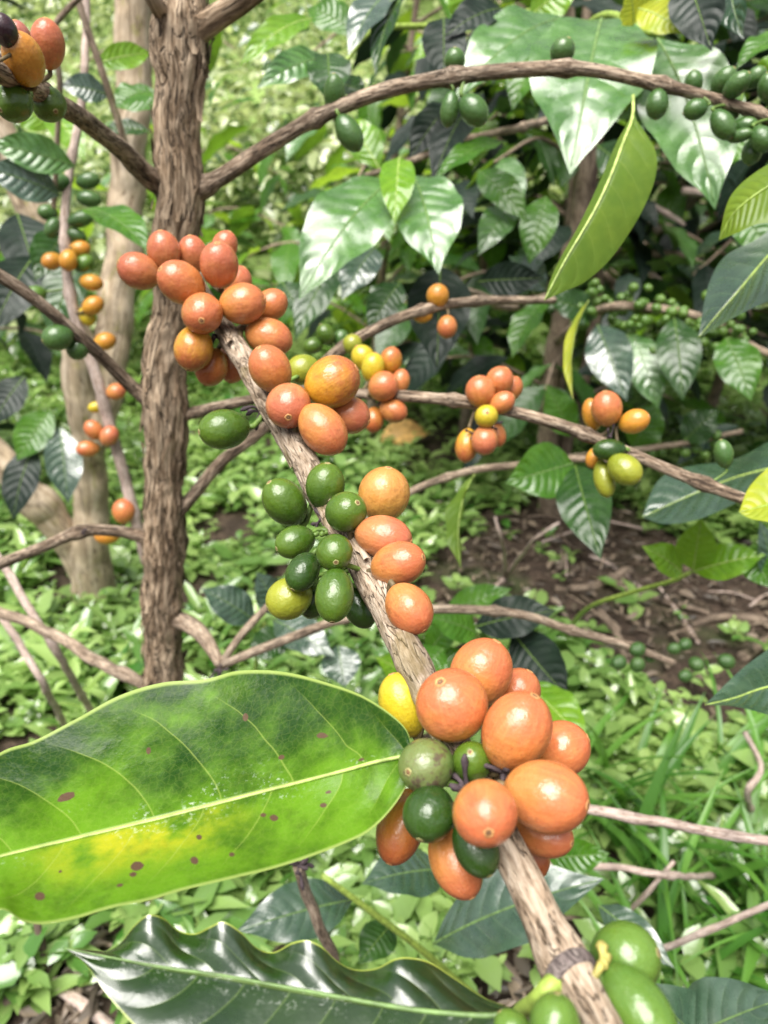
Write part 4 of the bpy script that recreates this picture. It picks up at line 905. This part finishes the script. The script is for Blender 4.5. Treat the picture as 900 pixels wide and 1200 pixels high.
# ------------------------------------------------------------------ cherries
G = 'coffee cherries of the upper cluster beside the trunk'
plan('B1', [
 (163, 318, 39, 1.18, 160, 15, 0, 'red', 'leftmost coral cherry of the upper cluster, in front of the trunk edge'),
 (192, 295, 36, 1.20, 100, 10, -.2, 'red', 'coral cherry standing upright at the top left of the upper cluster'),
 (213, 332, 45, 1.22, 150, 25, 1.0, 'coral', 'large slanted orange cherry in front of the trunk, left of the cherry showing its tip'),
 (226, 298, 32, 1.20, 100, 10, -1.0, 'red', 'half hidden red cherry at the top centre of the upper cluster'),
 (257, 311, 42, 1.20, 95, 30, .9, 'red', 'upright red cherry with a pale tip at the top of the upper cluster'),
 (263, 289, 28, 1.20, 70, 10, -1.6, 'red', 'mostly hidden cherry peeking over the upright red one'),
 (276, 332, 34, 1.15, 60, 10, -1.8, 'red', 'mostly hidden red cherry between the upright one and the dark tipped ones'),
 (237, 367, 45, 1.12, 265, 72, 1.2, 'coral', 'round orange cherry pointing its ringed tip at the viewer, in front of the trunk'),
 (284, 356, 45, 1.12, 12, 12, .8, 'coral', 'orange cherry with its dark tip facing right above the branch'),
 (317, 358, 34, 1.15, 40, 10, -.9, 'coral', 'smaller half hidden orange cherry at the right of the upper cluster'),
 (315, 395, 42, 1.20, -18, 10, .1, 'coral', 'orange brown cherry with a dark tip at the right side of the pale branch'),
 (227, 408, 43, 1.16, 258, 20, .5, 'oryel', 'yellow orange cherry hanging lowest left before the trunk'),
 (248, 430, 36, 1.15, 250, 10, -.9, 'brown', 'dull orange cherry hanging behind the yellow orange one'),
 (273, 422, 36, 1.30, 265, 10, -1.2, 'coral', 'orange cherry partly hidden behind the pale branch'),
 (317, 433, 45, 1.20, 120, 20, 4.2, 'coral', 'orange cherry lying on the pale branch above the round red one'),
], G, .318)
plan('B1', [
 (338, 475, 50, 1.08, 270, 62, 1.6, 'red', 'round red cherry with a ringed tip, on the branch above the green ones'),
 (389, 448, 57, 1.10, 30, 10, .6, 'oryel', 'largest yellow orange cherry with a red cheek right of the branch'),
 (355, 433, 33, 1.12, 200, 10, -1.2, 'ygreen', 'yellow green cherry tucked behind the large yellow orange one'),
 (378, 503, 49, 1.24, -50, 12, .9, 'coral', 'long orange cherry pointing down right with a dark tip'),
 (409, 486, 42, 1.10, -20, 10, -.7, 'red', 'red cherry half hidden behind the large yellow orange one'),
 (263, 503, 44, 1.22, 188, 15, 1.0, 'green', 'single dark green cherry hanging left of the branch on a thick stalk'),
], 'coffee cherries in the second cluster down the branch')
plan('B1', [
 (334, 589, 45, 1.25, 128, 20, .8, 'green', 'dark green cherry at the upper left of the green cluster'),
 (381, 570, 43, 1.18, 84, 15, .9, 'green', 'dark green cherry at the top of the green cluster, across the branch'),
 (405, 600, 45, 1.08, 38, 48, 1.7, 'green', 'glossy green cherry with its tip turned to the orange ones'),
 (450, 580, 57, 1.08, 80, 15, -.2, 'peach', 'large smooth yellow orange cherry beside the green cluster'),
 (449, 629, 48, 1.27, -12, 15, .9, 'red', 'red oval cherry lying sideways beside the green cluster'),
 (466, 661, 49, 1.26, 15, 28, .5, 'coral', 'orange cherry with a ringed tip, below the red sideways one'),
 (479, 713, 50, 1.18, -55, 15, .8, 'coral', 'lowest orange cherry right of the branch beside the green cluster'),
 (346, 635, 36, 1.22, 200, 20, .7, 'green', 'small green cherry at the left of the green cluster'),
 (392, 647, 41, 1.08, 278, 60, 2.0, 'green', 'bright green cherry facing the viewer at the heart of the green cluster'),
 (355, 670, 36, 1.25, 240, 20, 1.1, 'dgreen', 'dark green cherry between the yellow green and the facing ones'),
 (392, 697, 43, 1.34, 265, 18, 1.3, 'green', 'long green cherry hanging lowest in front of the green cluster'),
 (339, 701, 46, 1.12, 205, 10, -.2, 'ygreen', 'yellow green cherry at the lower left of the green cluster'),
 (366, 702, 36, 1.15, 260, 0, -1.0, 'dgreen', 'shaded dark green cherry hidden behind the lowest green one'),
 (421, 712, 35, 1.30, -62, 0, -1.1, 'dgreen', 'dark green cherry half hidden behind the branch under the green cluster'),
], 'coffee cherries in the green middle cluster')
plan('B1', [
 (473, 826, 53, 1.28, 112, 10, -.4, 'yellow', 'yellow cherry at the top left of the front cluster beside the leaf'),
 (530, 827, 80, 1.04, 118, 48, 1.3, 'corall', 'round coral cherry with a faint tip, upper left in the front cluster'),
 (563, 789, 68, 1.14, 62, 10, .1, 'corall', 'topmost coral cherry of the front cluster'),
 (606, 812, 50, 1.1, 60, 10, -1.4, 'coral', 'mostly hidden coral cherry peeking over the largest orange one'),
 (605, 857, 75, 1.18, 62, 20, 1.0, 'corall', 'large upright orange cherry at the centre right of the front cluster'),
 (656, 878, 60, 1.10, 25, 5, -.7, 'corall', 'coral cherry behind at the right edge of the front cluster'),
 (639, 933, 77, 1.18, -8, 18, .9, 'corall', 'large sideways orange cherry with a scar at the right of the front cluster'),
 (633, 975, 50, 1.40, -15, 25, -.5, 'coral', 'orange cherry with a brown tip under the large sideways one'),
 (618, 1000, 44, 1.2, -50, 0, -1.7, 'brown', 'orange cherry almost hidden at the bottom right of the front cluster'),
 (500, 897, 60, 1.08, 200, 50, 1.0, 'blotch', 'green cherry with dark blotches at the leaf stalk'),
 (553, 894, 44, 1.2, 100, 66, .7, 'green', 'small green cherry facing the viewer at the centre of the front cluster'),
 (503, 953, 58, 1.06, 250, 20, .8, 'dgreen', 'round dark green cherry under the blotched one'),
 (568, 952, 71, 1.08, 282, 58, 2.2, 'corall', 'coral cherry facing the viewer with a yellow ringed tip'),
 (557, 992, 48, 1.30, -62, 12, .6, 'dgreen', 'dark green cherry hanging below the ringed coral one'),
 (533, 1010, 54, 1.36, -62, 5, -.6, 'coral', 'long orange cherry at the bottom of the front cluster'),
 (470, 968, 52, 1.42, 252, 5, -.9, 'brown', 'orange brown cherry at the lower left of the front cluster under the leaf'),
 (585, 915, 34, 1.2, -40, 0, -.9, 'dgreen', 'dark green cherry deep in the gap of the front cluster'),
], 'coffee cherries in the front cluster')
plan('B1', [
 (732, 1122, 72, 1.06, 15, 20, -.6, 'bgreen', 'pale green cherry with faint stripes beside the swollen branch joint'),
 (748, 1182, 64, 1.45, -48, 10, -.3, 'bgreen', 'long green cherry at the bottom edge right of the branch'),
 (650, 1204, 56, 1.18, 85, 20, .9, 'bgreen', 'bright green cherry cut by the bottom edge in front of the branch'),
 (604, 1214, 42, 1.25, 130, 10, .2, 'bgreen', 'green cherry cut by the bottom edge at the leaf stalk'),
], 'green coffee cherries at the bottom edge')
plan('B2', [
 (56, 52, 36, 1.30, 95, 10, -.2, 'red', 'red cherry at the top of the upper left bunch'),
 (28, 70, 43, 1.30, 112, 35, .9, 'amber', 'yellow orange cherry with a black tip in the upper left bunch'),
 (17, 121, 39, 1.08, 215, 38, .8, 'green', 'green cherry at the left edge under the upper left bunch'),
 (57, 122, 37, 1.05, -40, 62, .8, 'green', 'round green cherry under the upper left branch'),
 (5, 36, 28, 1.2, 120, 10, -.9, 'black', 'shrivelled purple black cherry at the top left edge'),
 (21, 45, 28, 1.2, 100, 10, -1.1, 'pink', 'pink cherry half hidden in the upper left bunch'),
 (3, 72, 26, 1.2, 180, 0, -1.0, 'black', 'blackened cherry at the left edge in the upper left bunch'),
], 'coffee cherries in the upper left bunch')
plan('B5', [
 (68, 395, 29, 1.14, 200, 10, .2, 'pgreen', 'larger of two dull green cherries under the left branch'),
 (91, 408, 24, 1.08, 250, 10, 0, 'pgreen', 'smaller of two dull green cherries under the left branch'),
], 'green coffee cherries under the left branch')
plan('B3', [
 (392, 112, 24, 1.60, 92, 10, 0, 'pgreen', 'slim green cherry standing upright on the arching branch'),
 (409, 156, 28, 1.38, -58, 10, 0, 'pgreen', 'oval green cherry hanging under the arching branch near the trunk'),
 (533, 71, 23, 1.10, 90, 10, -.3, 'pgreen', 'green cherry on top of the arching branch at its first joint'),
 (527, 128, 21, 1.55, 260, 10, 0, 'pgreen', 'narrow green cherry hanging at the first joint of the arching branch'),
 (555, 129, 30, 1.20, -50, 15, .1, 'pgreen', 'wide green cherry hanging at the first joint of the arching branch'),
 (659, 60, 27, 1.06, 60, 10, -.5, 'pgreen', 'green cherry on top of the arching branch before the wet leaf'),
 (770, 122, 25, 1.20, 265, 15, 0, 'pgreen', 'green cherry under the arching branch beside the hanging leaf stalk'),
 (815, 128, 22, 1.15, 190, 10, .1, 'pgreen', 'green cherry under the arching branch left of the crowded end'),
 (848, 95, 24, 1.25, 45, 10, -.2, 'pgreen', 'upper left green cherry at the crowded end of the arching branch'),
 (863, 100, 23, 1.35, 38, 15, .5, 'pgreen', 'slanted green cherry in front above the crowded branch end'),
 (847, 146, 25, 1.35, -60, 15, .4, 'pgreen', 'largest green cherry hanging under the crowded branch end'),
 (872, 147, 18, 1.4, 0, 10, .2, 'pgreen', 'small sideways green cherry under the crowded branch end'),
 (867, 159, 15, 1.6, 5, 10, .2, 'pgreen', 'lowest small sideways green cherry under the crowded branch end'),
 (885, 91, 20, 1.2, 40, 0, -.6, 'pgreen', 'green cherry at the back above the crowded branch end'),
 (893, 163, 25, 1.2, -60, 10, .3, 'pgreen', 'green cherry hanging at the right edge under the crowded branch end'),
 (881, 178, 22, 1.2, 260, 10, 0, 'pgreen', 'darker green cherry hanging at the right edge, lowest of all'),
 (900, 103, 22, 1.3, 90, 10, .2, 'pgreen', 'green cherry cut by the right edge above the crowded branch end'),
 (853, 131, 20, 1.2, -30, 0, -.7, 'pgreen', 'green cherry hidden behind the largest hanging one'),
 (813, 97, 20, 1.2, 90, 0, -2.0, 'pgreen', 'blurred green cherry behind the wet leaf above the arching branch'),
], 'green coffee cherries along the arching branch')
plan('B7', [
 (563, 459, 33, 1.08, 100, 20, .5, 'coral', 'front orange cherry on top of the middle right branch'),
 (585, 447, 31, 1.08, 60, 10, -.3, 'coral', 'orange cherry at the back top of the middle right bunch'),
 (599, 456, 24, 1.2, 60, 0, -1.0, 'coral', 'orange cherry almost hidden at the right of the middle right bunch'),
 (588, 472, 24, 1.22, 30, 10, .5, 'coral', 'small orange cherry above the branch in the middle right bunch'),
 (570, 488, 26, 1.02, 80, 70, 1.3, 'yellow', 'round yellow cherry showing its black tip in the middle right bunch'),
 (547, 522, 26, 1.36, 262, 10, .1, 'oryel', 'orange yellow cherry hanging lowest left in the middle right bunch'),
 (568, 516, 30, 1.10, 265, 20, .8, 'red', 'red cherry hanging under the yellow one'),
 (581, 508, 22, 1.3, -70, 0, -.6, 'coral', 'small orange cherry hanging at the back right of the red one'),
], 'coffee cherries in the middle right bunch')
plan('B7', [
 (437, 431, 26, 1.22, 80, 10, .6, 'yellow', 'front yellow cherry above the branch right of the large orange ones'),
 (426, 420, 26, 1.15, 120, 10, -.6, 'yellow', 'yellow cherry behind another yellow one, right of the large orange ones'),
 (458, 423, 25, 1.20, 80, 10, -.2, 'oryel', 'orange yellow cherry at the right above the branch'),
 (449, 453, 33, 1.06, 30, 25, .9, 'coral', 'orange cherry sitting on the branch right of the large orange ones'),
 (469, 448, 21, 1.3, 75, 0, -.5, 'coral', 'small orange cherry half hidden by the one sitting on the branch'),
 (438, 492, 23, 1.2, 265, 10, .4, 'brown', 'small red brown cherry hanging under the branch'),
 (461, 481, 27, 1.15, -20, 10, 0, 'coral', 'orange cherry hanging under the branch beside the red brown one'),
], 'coffee cherries in the bunch behind the large orange ones')
plan('B8', [
 (413, 404, 22, 1.06, 90, 10, .2, 'ygreen', 'round yellow green cherry on the thin rear branch'),
 (382, 392, 20, 1.2, 120, 10, 0, 'green', 'dark green cherry on the thin rear branch, upper of two'),
 (367, 405, 18, 1.2, 200, 10, 0, 'green', 'dark green cherry on the thin rear branch, lower of two'),
 (400, 398, 18, 1.2, 90, 10, -.6, 'pgreen', 'pale green cherry behind the round yellow green one'),
 (513, 347, 25, 1.06, 90, 15, .2, 'amber', 'orange cherry above the thin rear branch before the dark leaf'),
 (495, 369, 18, 1.2, 180, 10, -.4, 'amber', 'smaller orange cherry at the left below the thin rear branch'),
 (524, 383, 23, 1.10, 265, 15, .2, 'coral', 'orange cherry hanging under the thin rear branch before the dark leaf'),
], 'coffee cherries on the thin rear branch')
plan('B7', [
 (711, 479, 34, 1.14, 95, 15, .6, 'coral', 'tallest orange red cherry above the branch at the right'),
 (694, 486, 22, 1.5, 100, 10, -.6, 'amber', 'orange cherry half hidden left of the tallest one at the right'),
 (743, 494, 27, 1.22, 18, 15, .3, 'amber', 'yellow orange cherry slanted to the right above the branch'),
 (714, 527, 24, 1.40, 180, 15, .8, 'dgreen', 'dark green cherry lying across the branch at the right'),
 (696, 536, 18, 1.3, 250, 0, -.4, 'amber', 'small orange cherry below the branch at the right'),
 (732, 550, 33, 1.20, -40, 15, .4, 'ygreen', 'plump yellow green cherry below the branch at the right'),
 (708, 561, 24, 1.58, -78, 10, .4, 'ygreen', 'slim yellow green cherry hanging lowest below the branch at the right'),
 (848, 532, 21, 1.42, 100, 10, .2, 'pgreen', 'single green cherry standing above the branch joint at the right'),
], 'coffee cherries in the right bunch')
plan('T4', [
 (61, 306, 19, 1.15, 200, 10, .4, 'amber', 'orange cherry on the left of the pink stem, near its top bunch'),
 (80, 305, 20, 1.15, 260, 10, 1.0, 'amber', 'orange cherry in front of the pink stem in its top bunch'),
 (93, 292, 18, 1.25, 20, 10, .5, 'amber', 'orange cherry topmost right of the pink stem'),
 (98, 309, 18, 1.25, 40, 10, .9, 'bgreen', 'yellowish green cherry beside the orange ones on the pink stem'),
 (107, 331, 18, 1.32, -5, 10, .5, 'amber', 'orange cherry right of the pink stem under the green one'),
 (109, 358, 20, 1.2, 35, 10, .5, 'amber', 'slanted orange cherry right of the pink stem, second bunch'),
 (102, 371, 17, 1.2, -60, 0, .2, 'yellow', 'yellow cherry under the slanted orange one on the pink stem'),
 (123, 400, 20, 1.15, 20, 10, .2, 'amber', 'orange cherry at the crossing of the left branch and the pink stem'),
 (136, 459, 19, 1.1, 20, 10, 0, 'coral', 'coral cherry right of the pink stem beside the trunk'),
 (112, 477, 12, 1.3, 200, 0, 0, 'yellow', 'tiny yellow cherry left of the pink stem'),
 (110, 504, 19, 1.2, 130, 10, .4, 'coral', 'upper left coral cherry of three low on the pink stem'),
 (128, 511, 20, 1.15, 60, 15, 1.0, 'red', 'red cherry in front of the pink stem, right of three'),
 (103, 526, 18, 1.32, 185, 10, .5, 'coral', 'sideways coral cherry lowest left of three on the pink stem'),
 (145, 599, 25, 1.1, 90, 10, .5, 'coral', 'coral cherry just above the lower left branch'),
 (126, 627, 21, 1.25, 185, 0, .3, 'amber', 'orange cherry hidden behind the lower left branch'),
 (68, 214, 20, 1.3, 200, 10, .4, 'pgreen', 'blurred green cherry left of the pink stem top'),
 (103, 212, 18, 1.35, 20, 10, .4, 'pgreen', 'blurred green cherry right of the pink stem top, highest'),
 (104, 233, 18, 1.35, 0, 10, .4, 'pgreen', 'blurred green cherry right of the pink stem, second from the top'),
 (94, 257, 18, 1.45, 25, 10, .4, 'pgreen', 'blurred slanted green cherry right of the pink stem, third from the top'),
 (56, 249, 17, 1.2, 180, 10, .2, 'pgreen', 'blurred green cherry left of the pink stem, middle'),
 (62, 267, 17, 1.3, 250, 10, .2, 'pgreen', 'blurred green cherry left of the pink stem, just above the orange ones'),
 (90, 276, 15, 1.3, -20, 10, .2, 'pgreen', 'small blurred green cherry right of the pink stem above the orange ones'),
 (42, 345, 19, 1.2, 200, 10, .4, 'bgreen', 'bright green blurred cherry above the left branch'),
], 'coffee cherries on the pink grey stem')
settle(); make_cherries()
# far small green cherries: copies of one
def berries(rows, key_branch, label, group, parent_col='bgreen'):
    src = None
    for (px, py, d, w) in rows:
        P = at(px, py, d); R = w * d / F / 2
        if src is None:
            V, Fc, UV, B, A, X, Y, hl = cherry_geo((0, 0, 1), 1, 1.15, 14, 10)
            src = o = build('green_coffee_cherry', [tuple(v) for v in V], Fc, M['c_' + parent_col], origin=(0, 0, 0), uv=UV, bk=[tuple(x * .006 for x in b) for b in B])
        else:
            o = src.copy(); C.objects.link(o)
        o.location = P; o.scale = (R, R, R); o.rotation_euler = (random.uniform(0, 3), random.uniform(0, 3), random.uniform(0, 3))
        props(o, label, 'coffee cherry', group)
rows = []
for i in range(120):
    t = random.random(); px = 670 + 215 * t; py = 360 + 36 * t + random.gauss(0, 17); rows.append((px, py, 1.0 - .1 * t + random.uniform(-.03, .03), random.uniform(9, 13)))
berries(rows, 'R6', 'small green cherry crowded on the far branch below the hanging leaf', 'green coffee cherries crowded on the far branch')
rows = [(640 + dx, 340 + dy, 1.0 + random.uniform(-.02, .02), 11) for dx, dy in [(-60, 18), (-46, 24), (-30, 15), (-20, 24), (-6, 14), (6, 22), (-75, 12), (20, 18), (30, 8), (42, 20)]]
berries(rows, 'R7', 'small dark green cherry on the far branch at the tip of the hanging leaf', 'green coffee cherries at the far branch fork', 'dgreen')
rows = [(754, 520, 1.0, 11), (769, 517, 1.0, 12), (790, 524, .99, 13), (806, 514, .98, 12), (816, 526, .98, 12), (838, 520, .97, 13), (776, 531, 1.0, 11), (803, 531, .98, 11), (764, 532, 1.0, 11), (826, 533, .97, 10), (750, 530, 1.0, 10), (840, 510, .96, 11)]
berries(rows, 'R8', 'small green cherry in the row above the wet grey leaf', 'green coffee cherries in a row above the wet grey leaf')
rows = [(725, 776, .55, 18), (747, 761, .555, 18), (747, 779, .55, 17), (790, 760, .57, 14), (803, 755, .57, 15), (816, 778, .57, 17), (851, 775, .58, 19), (803, 792, .57, 15), (762, 770, .57, 13)]
berries(rows, 'B9', 'small green cherry at the end of the thin lower branch', 'green coffee cherries at the end of the thin lower branch', 'pgreen')
